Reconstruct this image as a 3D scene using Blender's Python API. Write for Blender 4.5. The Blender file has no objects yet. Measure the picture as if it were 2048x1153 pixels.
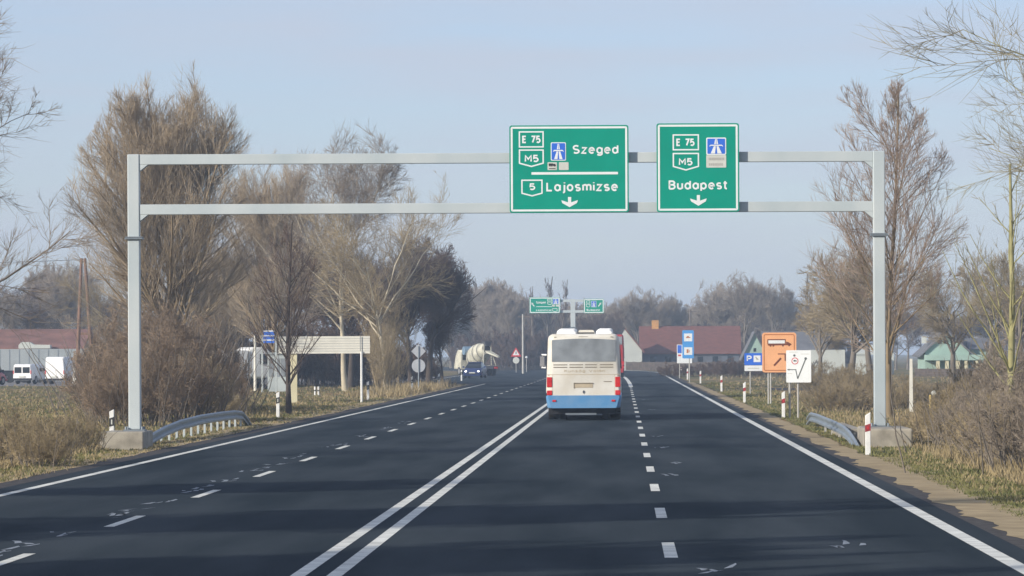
import bpy, math, random
import numpy as np
from mathutils import Vector, Matrix
random.seed(7)
D = bpy.data
scene = bpy.context.scene
COL = scene.collection
RAD = math.radians

# ------------------------------------------------------------------ camera
F, HC = 8700.0, 2.3              # focal length in photo pixels, camera height
VX, VY, ROLL = 1245.0, 705.0, 0.0047
cd = D.cameras.new('camera'); cam = D.objects.new('camera', cd); COL.objects.link(cam)
cd.sensor_width = 36.0; cd.lens = F / 2048 * 36
cd.shift_x = -(VX - 1024) / 2048
cd.shift_y = (VY - 576.5) / 2048
cd.clip_start = 0.5; cd.clip_end = 9000
cam.location = (0, 0, HC)
cam.rotation_euler = (Matrix.Rotation(ROLL, 3, 'Y') @ Matrix.Rotation(RAD(90), 3, 'X')).to_euler()
scene.camera = cam

# ------------------------------------------------------------------ world, sun, exposure
SUN_EL, SUN_AZ = RAD(21), RAD(52)     # azimuth: how far to the left of straight behind the camera
w = D.worlds.new('World'); scene.world = w; w.use_nodes = True
nt = w.node_tree; nt.nodes.clear()
out = nt.nodes.new('ShaderNodeOutputWorld'); bg = nt.nodes.new('ShaderNodeBackground')
sky = nt.nodes.new('ShaderNodeTexSky'); sky.sky_type = 'NISHITA'; sky.sun_disc = False
sky.sun_elevation = SUN_EL; sky.sun_rotation = RAD(180) + SUN_AZ
sky.air_density = 1.0; sky.dust_density = 0.35; sky.ozone_density = 3.0
tc = nt.nodes.new('ShaderNodeTexCoord'); mp = nt.nodes.new('ShaderNodeMapping')
mp.inputs['Scale'].default_value = (9, 9, 70)
nz = nt.nodes.new('ShaderNodeTexNoise'); nz.inputs['Scale'].default_value = 1.3; nz.inputs['Detail'].default_value = 5
rp = nt.nodes.new('ShaderNodeValToRGB')
rp.color_ramp.elements[0].position = 0.35; rp.color_ramp.elements[0].color = (0, 0, 0, 1)
rp.color_ramp.elements[1].position = 0.75; rp.color_ramp.elements[1].color = (1, 1, 1, 1)
mulf = nt.nodes.new('ShaderNodeMath'); mulf.operation = 'MULTIPLY'; mulf.operation = 'MULTIPLY_ADD'; mulf.inputs[1].default_value = 0.5; mulf.inputs[2].default_value = 0.36
mx = nt.nodes.new('ShaderNodeMixRGB'); mx.inputs[2].default_value = (4.35, 4.65, 5.45, 1)
tint = nt.nodes.new('ShaderNodeMixRGB'); tint.blend_type = 'MULTIPLY'; tint.inputs[0].default_value = 1.0
tint.inputs[2].default_value = (0.86, 0.91, 1.15, 1)
L = nt.links.new
L(tc.outputs['Generated'], mp.inputs[0]); L(mp.outputs[0], nz.inputs[0]); L(nz.outputs[0], rp.inputs[0])
L(rp.outputs[0], mulf.inputs[0]); L(mulf.outputs[0], mx.inputs[0])
L(sky.outputs[0], tint.inputs[1]); L(tint.outputs[0], mx.inputs[1])
L(mx.outputs[0], bg.inputs[0]); L(bg.outputs[0], out.inputs[0])
bg.inputs[1].default_value = 0.125

sl = D.lights.new('sun', 'SUN'); so = D.objects.new('sun', sl); COL.objects.link(so)
sl.energy = 5.0; sl.angle = RAD(0.6); sl.color = (1.0, 0.92, 0.81)
sdir = Vector((math.sin(SUN_AZ) * math.cos(SUN_EL), math.cos(SUN_AZ) * math.cos(SUN_EL), -math.sin(SUN_EL)))
so.rotation_euler = sdir.to_track_quat('-Z', 'Y').to_euler()
so.location = (-60, -40, 60)
vs = scene.view_settings
vs.view_transform = 'Standard'; vs.look = 'None'; vs.gamma = 1; vs.use_curve_mapping = False
vs.exposure = 0.1
scene.cycles.use_denoising = True
scene.render.filter_size = 1.7
scene.cycles.max_bounces = 6

# ------------------------------------------------------------------ helpers
def unroll(px, py):
    dx, dy = px - VX, py - VY
    return dx - ROLL * dy, dy + ROLL * dx
def P(px, py, d):
    u, v = unroll(px, py)
    return Vector((u * d / F, d, HC - v * d / F))
def gdist(px, py, z=0.0):
    u, v = unroll(px, py)
    return F * (HC - z) / v
def G(px, py):
    d = gdist(px, py); p = P(px, py, d); p.z = 0
    return p

def tag(o, label=None, cat=None, group=None, kind=None):
    if label: o['label'] = label
    if cat: o['category'] = cat
    if group: o['group'] = group
    if kind: o['kind'] = kind
    return o
def thing(name, loc, label, cat, group=None, rz=0.0):
    o = D.objects.new(name, None); COL.objects.link(o)
    o.empty_display_size = 0.3
    o.location = loc; o.rotation_euler = (0, 0, rz)
    return tag(o, label, cat, group)
def children(o): return [c for c in COL.objects if c.parent is o]
def copy_tree(o, parent=None):
    c = o.copy(); COL.objects.link(c); c.parent = parent
    for ch in children(o): copy_tree(ch, c)
    return c
def link_mesh(name, me, parent=None, m=None):
    if m is not None:
        me.materials.clear(); me.materials.append(m)
    o = D.objects.new(name, me); COL.objects.link(o); o.parent = parent
    return o

class MB:
    """collects shapes into one mesh"""
    def __init__(s): s.v, s.f = [], []
    def add(s, verts, faces):
        n = len(s.v); s.v += [tuple(p) for p in verts]; s.f += [tuple(i + n for i in f) for f in faces]; return s
    def box(s, a, b):
        (x0, y0, z0), (x1, y1, z1) = a, b
        return s.add([(x0,y0,z0),(x1,y0,z0),(x1,y1,z0),(x0,y1,z0),(x0,y0,z1),(x1,y0,z1),(x1,y1,z1),(x0,y1,z1)],
                     [(0,3,2,1),(4,5,6,7),(0,1,5,4),(1,2,6,5),(2,3,7,6),(3,0,4,7)])
    def ring(s, rings, caps=True, closed=True):
        n = len(rings[0]); vv = [p for r in rings for p in r]; ff = []
        for k in range(len(rings) - 1):
            for i in range(n if closed else n - 1):
                j = (i + 1) % n
                ff.append((k*n+i, k*n+j, (k+1)*n+j, (k+1)*n+i))
        if caps:
            ff.append(tuple(range(n-1, -1, -1))); ff.append(tuple((len(rings)-1)*n + i for i in range(n)))
        return s.add(vv, ff)
    def tube(s, pts, r, n=8, caps=True):
        pts = [Vector(p) for p in pts]
        rr = r if isinstance(r, (list, tuple)) else [r] * len(pts)
        rings = []
        for i, p in enumerate(pts):
            t = (pts[min(i+1, len(pts)-1)] - pts[max(i-1, 0)]).normalized()
            ref = Vector((0, 0, 1)) if abs(t.z) < 0.9 else Vector((1, 0, 0))
            u = t.cross(ref).normalized(); v = t.cross(u)
            rings.append([p + rr[i] * (math.cos(2*math.pi*k/n) * u + math.sin(2*math.pi*k/n) * v) for k in range(n)])
        return s.ring(rings, caps)
    def prism(s, poly, axis, a, b):
        """poly of 2-D points; axis 'y': (x,z) extruded from y=a to y=b; 'x': (y,z); 'z': (x,y)"""
        def to(p, t):
            return (p[0], t, p[1]) if axis == 'y' else (t, p[0], p[1]) if axis == 'x' else (p[0], p[1], t)
        return s.ring([[to(p, a) for p in poly], [to(p, b) for p in poly]])
    def disc(s, c, r, axis, a, b, n=20, ry=None):
        ry = ry or r
        return s.prism([(c[0] + r*math.cos(2*math.pi*k/n), c[1] + ry*math.sin(2*math.pi*k/n)) for k in range(n)], axis, a, b)
    def bar(s, p, q, wd, axis, a, b):
        """flat stroke from p to q (2-D) of width wd"""
        p, q = Vector(p), Vector(q); t = (q - p).normalized(); nrm = Vector((-t.y, t.x)) * wd / 2
        return s.prism([p + nrm, q + nrm, q - nrm, p - nrm], axis, a, b)
    def build(s, name, m, parent=None, world=False, smooth=False, bevel=0.0):
        off = Vector((0, 0, 0)); q = parent if world else None
        while q is not None: off = off + q.location; q = q.parent
        me = D.meshes.new(name)
        me.from_pydata([tuple(Vector(v) - off) for v in s.v], [], s.f)
        import bmesh
        bm = bmesh.new(); bm.from_mesh(me); bmesh.ops.recalc_face_normals(bm, faces=bm.faces)
        bm.to_mesh(me); bm.free()
        o = link_mesh(name, me, parent, m)
        if smooth:
            for p in me.polygons: p.use_smooth = True
            o.modifiers.new('edges', 'EDGE_SPLIT').split_angle = RAD(40)
        if bevel:
            md = o.modifiers.new('bevel', 'BEVEL'); md.width = bevel; md.segments = 2; md.limit_method = 'ANGLE'
        return o

def rrect(hw_b, hw_t, z0, z1, r, y, n=4, cx=0.0):
    """rounded section in the xz plane"""
    pts = []
    for (sx, zc, hw, a0) in ((1, z0, hw_b, -90), (1, z1, hw_t, 0), (-1, z1, hw_t, 90), (-1, z0, hw_b, 180)):
        for k in range(n + 1):
            a = RAD(a0 + 90 * k / n)
            zz = z0 + r if zc == z0 else z1 - r
            pts.append((cx + sx * (hw - r) + r * math.cos(a), y, zz + r * math.sin(a)))
    return pts

# ------------------------------------------------------------------ materials
def mat(name, col, rough=0.6, metal=0.0, var=0.12, scale=3.0, col2=None, spec=0.4, detail=4, bump=0.0, stretch=None, emit=None):
    m = D.materials.new(name); m.use_nodes = True
    t = m.node_tree; b = t.nodes['Principled BSDF']
    b.inputs['Roughness'].default_value = rough; b.inputs['Metallic'].default_value = metal
    b.inputs['Specular IOR Level'].default_value = spec
    c1 = tuple(c * (1 - var) for c in col) + (1,)
    c2 = (tuple(col2) if col2 else tuple(min(1, c * (1 + var)) for c in col)) + (1,)
    tcn = t.nodes.new('ShaderNodeTexCoord'); n = t.nodes.new('ShaderNodeTexNoise')
    n.inputs['Scale'].default_value = scale; n.inputs['Detail'].default_value = detail
    mpn = t.nodes.new('ShaderNodeMapping')
    if stretch: mpn.inputs['Scale'].default_value = stretch
    r = t.nodes.new('ShaderNodeValToRGB')
    r.color_ramp.elements[0].position = 0.32; r.color_ramp.elements[0].color = c1
    r.color_ramp.elements[1].position = 0.68; r.color_ramp.elements[1].color = c2
    t.links.new(tcn.outputs['Object'], mpn.inputs[0]); t.links.new(mpn.outputs[0], n.inputs['Vector'])
    t.links.new(n.outputs[0], r.inputs[0]); t.links.new(r.outputs[0], b.inputs['Base Color'])
    if bump:
        bn = t.nodes.new('ShaderNodeBump'); bn.inputs['Strength'].default_value = bump; bn.inputs['Distance'].default_value = 0.02
        t.links.new(n.outputs[0], bn.inputs['Height']); t.links.new(bn.outputs[0], b.inputs['Normal'])
    if emit:
        b.inputs['Emission Color'].default_value = tuple(emit[:3]) + (1,); b.inputs['Emission Strength'].default_value = emit[3]
    return m

M = {}
M['galv'] = mat('galvanised_steel', (0.46, 0.53, 0.54), 0.55, 0.1, 0.12, 0.8, col2=(0.52, 0.56, 0.55), detail=6, stretch=(1, 1, .5))
M['galv_dark'] = mat('dull_steel', (0.22, 0.25, 0.27), 0.45, 0.4, 0.15, 2)
M['rail'] = mat('rail_steel', (0.25, 0.29, 0.31), 0.45, 0.4, 0.12, 2)
M['green'] = mat('sign_green', (0.0, 0.27, 0.185), 0.5, 0, 0.07, 0.8, spec=0.15)
M['white'] = mat('sign_white', (0.74, 0.76, 0.74), 0.45, 0, 0.04, 3)
M['blue'] = mat('sign_blue', (0.03, 0.14, 0.60), 0.42, 0, 0.05, 2)
M['lblue'] = mat('panel_blue', (0.07, 0.30, 0.66), 0.42, 0, 0.05, 2)
M['plate'] = mat('plate_grey', (0.55, 0.56, 0.50), 0.5, 0, 0.06, 5)
M['black'] = mat('sign_black', (0.03, 0.03, 0.03), 0.5)
M['orange'] = mat('sign_orange', (0.80, 0.40, 0.19), 0.5, 0, 0.05, 2)
M['brown'] = mat('sign_brown', (0.16, 0.045, 0.02), 0.5)
M['red'] = mat('sign_red', (0.55, 0.03, 0.03), 0.45)
M['darkred'] = mat('band_red', (0.30, 0.035, 0.04), 0.5)
M['signback'] = mat('sign_back', (0.42, 0.44, 0.46), 0.5, 0.2, 0.1, 2)
M['post'] = mat('post_grey', (0.40, 0.39, 0.35), 0.55, 0.1, 0.1, 3)
M['postwhite'] = mat('post_white', (0.74, 0.74, 0.70), 0.55, 0, 0.08, 6)
M['concrete'] = mat('concrete', (0.33, 0.30, 0.24), 0.85, 0, 0.3, 2.5, bump=0.3)
M['glass'] = mat('dark_glass', (0.012, 0.016, 0.02), 0.12, 0, 0.1, 2, spec=0.5)
M['bglass'] = mat('dusty_glass', (0.23, 0.25, 0.26), 0.3, 0, 0.25, 1.6, spec=0.4)
M['tyre'] = mat('tyre_rubber', (0.02, 0.02, 0.021), 0.85)
M['rim'] = mat('rim_steel', (0.30, 0.30, 0.30), 0.5, 0.4)
M['under'] = mat('underbody', (0.015, 0.015, 0.017), 0.8)
M['cream'] = mat('bus_cream', (0.76, 0.735, 0.65), 0.45, 0, 0.04, 1.4, (0.62, 0.57, 0.46))
M['buswhite'] = mat('bus_white', (0.82, 0.82, 0.78), 0.38, 0, 0.04, 1.5)
M['busblue'] = mat('bus_blue', (0.09, 0.27, 0.50), 0.45, 0, 0.08, 2, (0.15, 0.29, 0.46))
M['lamp_red'] = mat('lamp_red', (0.55, 0.02, 0.02), 0.3, 0, 0.15, 8)
M['vanwhite'] = mat('van_white', (0.80, 0.80, 0.77), 0.4, 0, 0.05, 1)
M['carblue'] = mat('car_blue', (0.015, 0.03, 0.11), 0.3, 0, 0.1, 2)
M['cardark'] = mat('car_dark', (0.03, 0.03, 0.05), 0.3, 0, 0.1, 2)
M['carred'] = mat('paint_red', (0.42, 0.03, 0.03), 0.4, 0, 0.12, 1)
M['mixer'] = mat('mixer_cream', (0.50, 0.48, 0.38), 0.6, 0, 0.25, 1.5)
M['tankblue'] = mat('tank_blue', (0.16, 0.24, 0.32), 0.5)
M['headlight'] = mat('lit_headlight', (0.9, 0.9, 0.9), 0.3, emit=(1, 0.97, 0.9, 2.2))
M['steelgrey'] = mat('chassis_grey', (0.10, 0.10, 0.11), 0.7)
M['tile_red'] = mat('roof_tile_red', (0.15, 0.058, 0.042), 0.85, 0, 0.2, 1.2, bump=0.4, stretch=(1, 1, 6))
M['tile_brown'] = mat('roof_brown', (0.20, 0.10, 0.075), 0.85, 0, 0.25, 0.8)
M['tile_grey'] = mat('roof_grey', (0.14, 0.14, 0.145), 0.85, 0, 0.2, 1)
M['plaster_white'] = mat('plaster_white', (0.48, 0.50, 0.45), 0.85, 0, 0.08, 0.7)
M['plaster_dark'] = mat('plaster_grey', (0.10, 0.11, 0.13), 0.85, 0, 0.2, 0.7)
M['plaster_green'] = mat('plaster_green', (0.30, 0.42, 0.35), 0.85, 0, 0.1, 0.7)
M['plaster_yellow'] = mat('plaster_yellow', (0.60, 0.55, 0.36), 0.85, 0, 0.1, 0.7)
M['metalwall'] = mat('sheet_wall', (0.30, 0.33, 0.33), 0.6, 0, 0.1, 0.6)
M['chimney'] = mat('chimney_brick', (0.50, 0.26, 0.08), 0.85, 0, 0.2, 3)
M['wood'] = mat('pole_wood', (0.20, 0.115, 0.075), 0.85, 0, 0.25, 2, stretch=(4, 4, 0.6))
M['fencewood'] = mat('fence_wood', (0.13, 0.105, 0.085), 0.85, 0, 0.3, 2)
M['slat'] = mat('slat_cream', (0.68, 0.66, 0.57), 0.6, 0, 0.07, 1.5)
M['cladding'] = mat('cladding_grey', (0.40, 0.44, 0.43), 0.6, 0, 0.15, 1.2)
M['wire'] = mat('wire_grey', (0.08, 0.08, 0.09), 0.6)
M['yellow'] = mat('marker_yellow', (0.55, 0.40, 0.12), 0.6)
# bark and twig colours
M['tan_bark'] = mat('tan_bark', (0.22, 0.165, 0.095), 0.9, 0, 0.25, 1)
M['tan_twig'] = mat('tan_twig', (0.38, 0.30, 0.20), 0.9, 0, 0.25, 0.5)
M['grey_bark'] = mat('grey_bark', (0.17, 0.145, 0.115), 0.9, 0, 0.25, 1)
M['grey_twig'] = mat('grey_twig', (0.29, 0.24, 0.185), 0.9, 0, 0.25, 0.5)
M['pale_bark'] = mat('pale_bark', (0.50, 0.44, 0.32), 0.9, 0, 0.25, 0.7)
M['dark_bark'] = mat('dark_bark', (0.075, 0.06, 0.05), 0.9, 0, 0.25, 1)
M['dark_twig'] = mat('dark_twig', (0.125, 0.085, 0.065), 0.9, 0, 0.3, 0.4)
M['brown_twig'] = mat('brown_twig', (0.27, 0.20, 0.135), 0.9, 0, 0.3, 0.4)
M['lichen_bark'] = mat('lichen_bark', (0.30, 0.28, 0.13), 0.9, 0, 0.3, 2)
M['lichen_twig'] = mat('lichen_twig', (0.27, 0.24, 0.15), 0.9, 0, 0.25, 0.6)
M['straw_twig'] = mat('straw_twig', (0.34, 0.27, 0.16), 0.9, 0, 0.25, 0.6)
M['pink_twig'] = mat('pink_twig', (0.34, 0.26, 0.20), 0.9, 0, 0.25, 0.6)
M['rust_leaf'] = mat('rust_leaf', (0.19, 0.085, 0.045), 0.9, 0, 0.3, 1)
M['dry_grass'] = mat('dry_grass', (0.30, 0.235, 0.125), 0.9, 0, 0.3, 0.4)
M['green_grass'] = mat('green_grass', (0.125, 0.145, 0.045), 0.9, 0, 0.3, 0.4, col2=(0.21, 0.19, 0.075))

# ------------------------------------------------------------------ lettering
def arc_(cx, cz, rx, rz_, a0, a1, n=10):
    return [(cx + rx * math.cos(RAD(a0 + (a1 - a0) * k / n)), cz + rz_ * math.sin(RAD(a0 + (a1 - a0) * k / n))) for k in range(n + 1)]
LX = .72                                    # x-height; capitals are 1 high; strokes are centre lines
def bowl(w_=.46, h=LX): return arc_(w_/2, h/2, w_/2, h/2, 0, 360, 18)
GLYPH = {
 'E': (.46, [[(.46, 1), (0, 1), (0, 0), (.46, 0)], [(0, .52), (.40, .52)]]),
 'M': (.66, [[(0, 0), (0, 1), (.33, .38), (.66, 1), (.66, 0)]]),
 'S': (.52, [arc_(.26, .745, .25, .255, 35, 270, 9) + arc_(.26, .25, .26, .24, 90, -145, 9)[0:]]),
 'L': (.44, [[(0, 1), (0, 0), (.44, 0)]]),
 'B': (.50, [[(0, 0), (0, 1), (.26, 1)] + arc_(.26, .765, .21, .235, 90, -90, 8) + [(0, .53)], [(.26, .53)] + arc_(.26, .265, .24, .265, 90, -90, 8) + [(0, 0)]]),
 'P': (.50, [[(0, 0), (0, 1), (.26, 1)] + arc_(.26, .74, .24, .26, 90, -90, 8) + [(0, .48)]]),
 'K': (.52, [[(0, 0), (0, 1)], [(.5, 1), (.04, .46)], [(.16, .60), (.52, 0)]]),
 'V': (.60, [[(0, 1), (.3, 0), (.6, 1)]]),
 '5': (.50, [[(.46, 1), (.06, 1), (.03, .54)] + arc_(.24, .31, .26, .31, 115, -140, 12)]),
 '7': (.50, [[(0, 1), (.50, 1), (.16, 0)]]),
 'a': (.46, [bowl(), [(.46, LX), (.46, 0)]]),
 'á': (.46, [bowl(), [(.46, LX), (.46, 0)], [(.22, .86), (.34, 1.04)]]),
 'd': (.46, [bowl(), [(.46, 1.02), (.46, 0)]]),
 'g': (.46, [bowl(), [(.46, LX), (.46, -.08)] + arc_(.23, -.08, .23, .19, 0, -150, 8)]),
 'p': (.46, [bowl(), [(0, LX), (0, -.28)]]),
 'o': (.46, [bowl()]), 'ó': (.46, [bowl(), [(.22, .86), (.34, 1.04)]]),
 'e': (.46, [[(.02, .38), (.46, .38)] + arc_(.23, .36, .23, .36, 5, 315, 14)]),
 's': (.40, [arc_(.20, .535, .19, .185, 35, 265, 8) + arc_(.20, .18, .20, .18, 85, -145, 8)]),
 'z': (.42, [[(0, LX), (.42, LX), (0, 0), (.42, 0)]]),
 'i': (.0, [[(0, LX), (0, 0)], [(0, .92), (0, 1.04)]]),
 'l': (.0, [[(0, 1.02), (0, 0)]]),
 'j': (.12, [[(.12, LX), (.12, -.10)] + arc_(-.02, -.10, .14, .16, 0, -90, 5), [(.12, .92), (.12, 1.04)]]),
 'm': (.70, [[(0, 0), (0, LX)], [(0, .46)] + arc_(.175, .50, .175, .22, 170, 0, 8) + [(.35, 0)], [(.35, .46)] + arc_(.525, .50, .175, .22, 170, 0, 8) + [(.70, 0)]]),
 'n': (.42, [[(0, 0), (0, LX)], [(0, .46)] + arc_(.21, .49, .21, .23, 170, 0, 8) + [(.42, 0)]]),
 'u': (.42, [[(.42, LX), (.42, 0)], [(0, LX), (0, .23)] + arc_(.21, .23, .21, .23, 180, 350, 8)]),
 't': (.28, [[(.08, .98), (.08, .16)] + arc_(.22, .14, .14, .14, 180, 280, 5), [(-.06, LX), (.26, LX)]]),
 ' ': (.30, []),
}
def ribbon(mb, pts, hw_, y0, y1):
    """flat stroke with mitred corners along a line of (x, z) points"""
    pts = [Vector(p) for p in pts]; q = [pts[0]]
    for p in pts[1:]:
        if (p - q[-1]).length > 1e-4: q.append(p)
    closed = len(q) > 3 and (q[0] - q[-1]).length < 1e-3
    if closed: q = q[:-1]
    n = len(q); Lf, Rt = [], []
    for i in range(n):
        a = (q[i] - q[i-1]).normalized() if (i > 0 or closed) else None
        b = (q[(i+1) % n] - q[i]).normalized() if (i < n - 1 or closed) else None
        a = a or b; b = b or a
        nn = Vector((-a.y - b.y, a.x + b.x)); nn = nn * (hw_ / max(nn.length_squared / 2, .5))
        e = Vector((0, 0))
        Lf.append(q[i] + nn + e); Rt.append(q[i] - nn + e)
    rings = [[(l.x, y1, l.y), (l.x, y0, l.y), (r.x, y0, r.y), (r.x, y1, r.y)] for l, r in zip(Lf, Rt)]
    if closed: mb.ring(rings + rings[:1], caps=False)
    else: mb.ring(rings)
def text(s, x0, x1, zb, hcap, y, m, parent, name='lettering', bold=.02):
    """letters facing -Y, from x0 to x1, baseline zb, capitals hcap high, front face at y"""
    st = .18 if bold < .027 else .20; gap = .29; X = st / 2; pos = []
    for ch in s:
        pos.append(X); X += GLYPH[ch][0] + gap
    wd = X - gap + st / 2; sx = (x1 - x0) / wd; mb = MB(); hw_ = st * hcap / 2
    for ch, px in zip(s, pos):
        for k, st_ in enumerate(GLYPH[ch][1]):
            zz = (hcap - 2 * hw_)
            ribbon(mb, [(x0 + (px + gx) * sx, zb + hw_ + gz * zz) for gx, gz in st_], hw_, y - .0012 * k, y + .004)
    return mb.build(name, m, parent)

# ------------------------------------------------------------------ ground, road and its markings
def curve_x(d):
    """sideways drift of the road beyond the straight"""
    return 0.0 if d < 470 else -((d - 470) ** 2) / (2 * 900.0)
def left_edge(d):
    t = min(1, max(0, (d - 318) / 45.0)); t = t * t * (3 - 2 * t)
    return -10.75 - 6.2 * t
YS = [-30, 20, 45, 60, 80, 100, 130, 160, 200, 250, 300, 318, 325, 332, 340, 350, 365, 400, 440, 470] + list(range(485, 800, 15))
def strip(name, xl, xr, z, m, ys=YS, d0=-1e9, d1=1e9):
    mb = MB(); ys = [y for y in ys if d0 < y < d1]; ys = ([d0] if d0 > -1e8 else []) + ys + ([d1] if d1 < 1e8 else [])
    rows = [[(xl(y) + curve_x(y), y, z), (xr(y) + curve_x(y), y, z)] for y in ys]
    mb.ring(rows, caps=False, closed=False)
    o = mb.build(name, m); tag(o, kind='structure')
    return o

def ground_mat():
    m = D.materials.new('winter_ground'); m.use_nodes = True; t = m.node_tree; b = t.nodes['Principled BSDF']
    b.inputs['Roughness'].default_value = 0.95; b.inputs['Specular IOR Level'].default_value = 0.1
    tcn = t.nodes.new('ShaderNodeTexCoord')
    def noise(sc, det=5, st=(1, 1, 1)):
        mpn = t.nodes.new('ShaderNodeMapping'); mpn.inputs['Scale'].default_value = st
        n = t.nodes.new('ShaderNodeTexNoise'); n.inputs['Scale'].default_value = sc; n.inputs['Detail'].default_value = det
        t.links.new(tcn.outputs['Object'], mpn.inputs[0]); t.links.new(mpn.outputs[0], n.inputs[0]); return n
    def ramp(n, a, c1, bb, c2):
        r = t.nodes.new('ShaderNodeValToRGB'); r.color_ramp.elements[0].position = a; r.color_ramp.elements[0].color = c1 + (1,)
        r.color_ramp.elements[1].position = bb; r.color_ramp.elements[1].color = c2 + (1,)
        t.links.new(n.outputs[0], r.inputs[0]); return r
    a = ramp(noise(0.22, 5, (1, 0.35, 1)), 0.4, (0.13, 0.135, 0.05), 0.62, (0.27, 0.20, 0.10))
    f = ramp(noise(2.5, 6), 0.3, (0.55, 0.5, 0.45), 0.7, (1.2, 1.15, 1.05))
    mxn = t.nodes.new('ShaderNodeMixRGB'); mxn.blend_type = 'MULTIPLY'; mxn.inputs[0].default_value = 1
    t.links.new(a.outputs[0], mxn.inputs[1]); t.links.new(f.outputs[0], mxn.inputs[2]); t.links.new(mxn.outputs[0], b.inputs['Base Color'])
    return m
M['ground'] = ground_mat()

def asphalt_mat():          # dark blue-grey surface: aggregate, mottling, worn tracks
    m = D.materials.new('asphalt'); m.use_nodes = True; t = m.node_tree; b = t.nodes['Principled BSDF']
    b.inputs['Roughness'].default_value = 0.9; b.inputs['Specular IOR Level'].default_value = 0.02
    tcn = t.nodes.new('ShaderNodeTexCoord')
    def noise(sc, det, st):
        mpn = t.nodes.new('ShaderNodeMapping'); mpn.inputs['Scale'].default_value = st
        n = t.nodes.new('ShaderNodeTexNoise'); n.inputs['Scale'].default_value = sc; n.inputs['Detail'].default_value = det
        t.links.new(tcn.outputs['Object'], mpn.inputs[0]); t.links.new(mpn.outputs[0], n.inputs[0]); return n
    def ramp(n, a, c1, bb, c2):
        r = t.nodes.new('ShaderNodeValToRGB'); r.color_ramp.elements[0].position = a; r.color_ramp.elements[0].color = c1 + (1,)
        r.color_ramp.elements[1].position = bb; r.color_ramp.elements[1].color = c2 + (1,)
        t.links.new(n.outputs[0], r.inputs[0]); return r
    base = ramp(noise(0.5, 6, (1.3, 0.12, 1)), 0.36, (0.021, 0.030, 0.037), 0.64, (0.046, 0.057, 0.065))
    # darker strips worn along the lanes, with wandering edges
    sx = t.nodes.new('ShaderNodeSeparateXYZ'); t.links.new(tcn.outputs['Object'], sx.inputs[0])
    wn = noise(0.35, 3, (0.6, 0.10, 1)); ad = t.nodes.new('ShaderNodeMath'); ad.operation = 'MULTIPLY_ADD'; ad.inputs[1].default_value = 0.9
    t.links.new(wn.outputs[0], ad.inputs[0]); t.links.new(sx.outputs[0], ad.inputs[2])
    mr = t.nodes.new('ShaderNodeMapRange'); mr.inputs[1].default_value = -11; mr.inputs[2].default_value = 5; t.links.new(ad.outputs[0], mr.inputs[0])
    tr = t.nodes.new('ShaderNodeValToRGB'); cr = tr.color_ramp; P0 = lambda x: (x + .45 + 11) / 16
    cr.elements[0].position = 0; cr.elements[0].color = (1, 1, 1, 1); cr.elements[1].position = 1; cr.elements[1].color = (1, 1, 1, 1)
    for x, v in ((-9.6, 1), (-9.0, .88), (-8.2, .88), (-7.9, 1), (-6.2, 1), (-5.7, .9), (-4.6, .80), (-4.1, 1.08), (-2.6, 1), (-1.95, .95), (-1.8, .52), (-.35, .50), (-.1, .95), (1.2, 1), (1.7, .78), (2.7, .78), (3.2, 1)):
        e = cr.elements.new(P0(x)); e.color = (v, v, v * 1.02, 1)
    mt = t.nodes.new('ShaderNodeMixRGB'); mt.blend_type = 'MULTIPLY'; mt.inputs[0].default_value = 1
    t.links.new(base.outputs[0], mt.inputs[1]); t.links.new(tr.outputs[0], mt.inputs[2]); base = mt
    grit = ramp(noise(40, 3, (1, 1, 1)), 0.3, (0.8, 0.8, 0.8), 0.7, (1.2, 1.2, 1.2))
    mxn = t.nodes.new('ShaderNodeMixRGB'); mxn.blend_type = 'MULTIPLY'; mxn.inputs[0].default_value = 1
    t.links.new(base.outputs[0], mxn.inputs[1]); t.links.new(grit.outputs[0], mxn.inputs[2]); t.links.new(mxn.outputs[0], b.inputs['Base Color'])
    return m
M['asphalt'] = asphalt_mat()
M['gravel'] = mat('shoulder_gravel', (0.085, 0.08, 0.078), 0.95, 0, 0.3, 6, spec=0.02)
M['dirt'] = mat('sandy_dirt', (0.36, 0.285, 0.175), 0.95, 0, 0.18, 1.5, spec=0.02)
M['yard'] = mat('yard_paving', (0.22, 0.21, 0.20), 0.9, 0, 0.2, 0.4, spec=0.02)
M['paint'] = mat('road_paint', (0.64, 0.64, 0.58), 0.8, 0, 0.22, 2.2, detail=8, spec=0.05)
M['oldpaint'] = mat('worn_paint', (0.24, 0.27, 0.30), 0.8, 0, 0.3, 7)

mb = MB(); mb.add([(-1600, -60, -0.02), (1600, -60, -0.02), (1600, 2600, -0.02), (-1600, 2600, -0.02)], [(0, 1, 2, 3)])
tag(mb.build('ground', M['ground']), kind='structure')
strip('gravel_shoulder', lambda d: left_edge(d) - 0.75, lambda d: 5.1, -0.008, M['gravel'])
strip('road', left_edge, lambda d: 4.62, 0.0, M['asphalt'])
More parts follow.
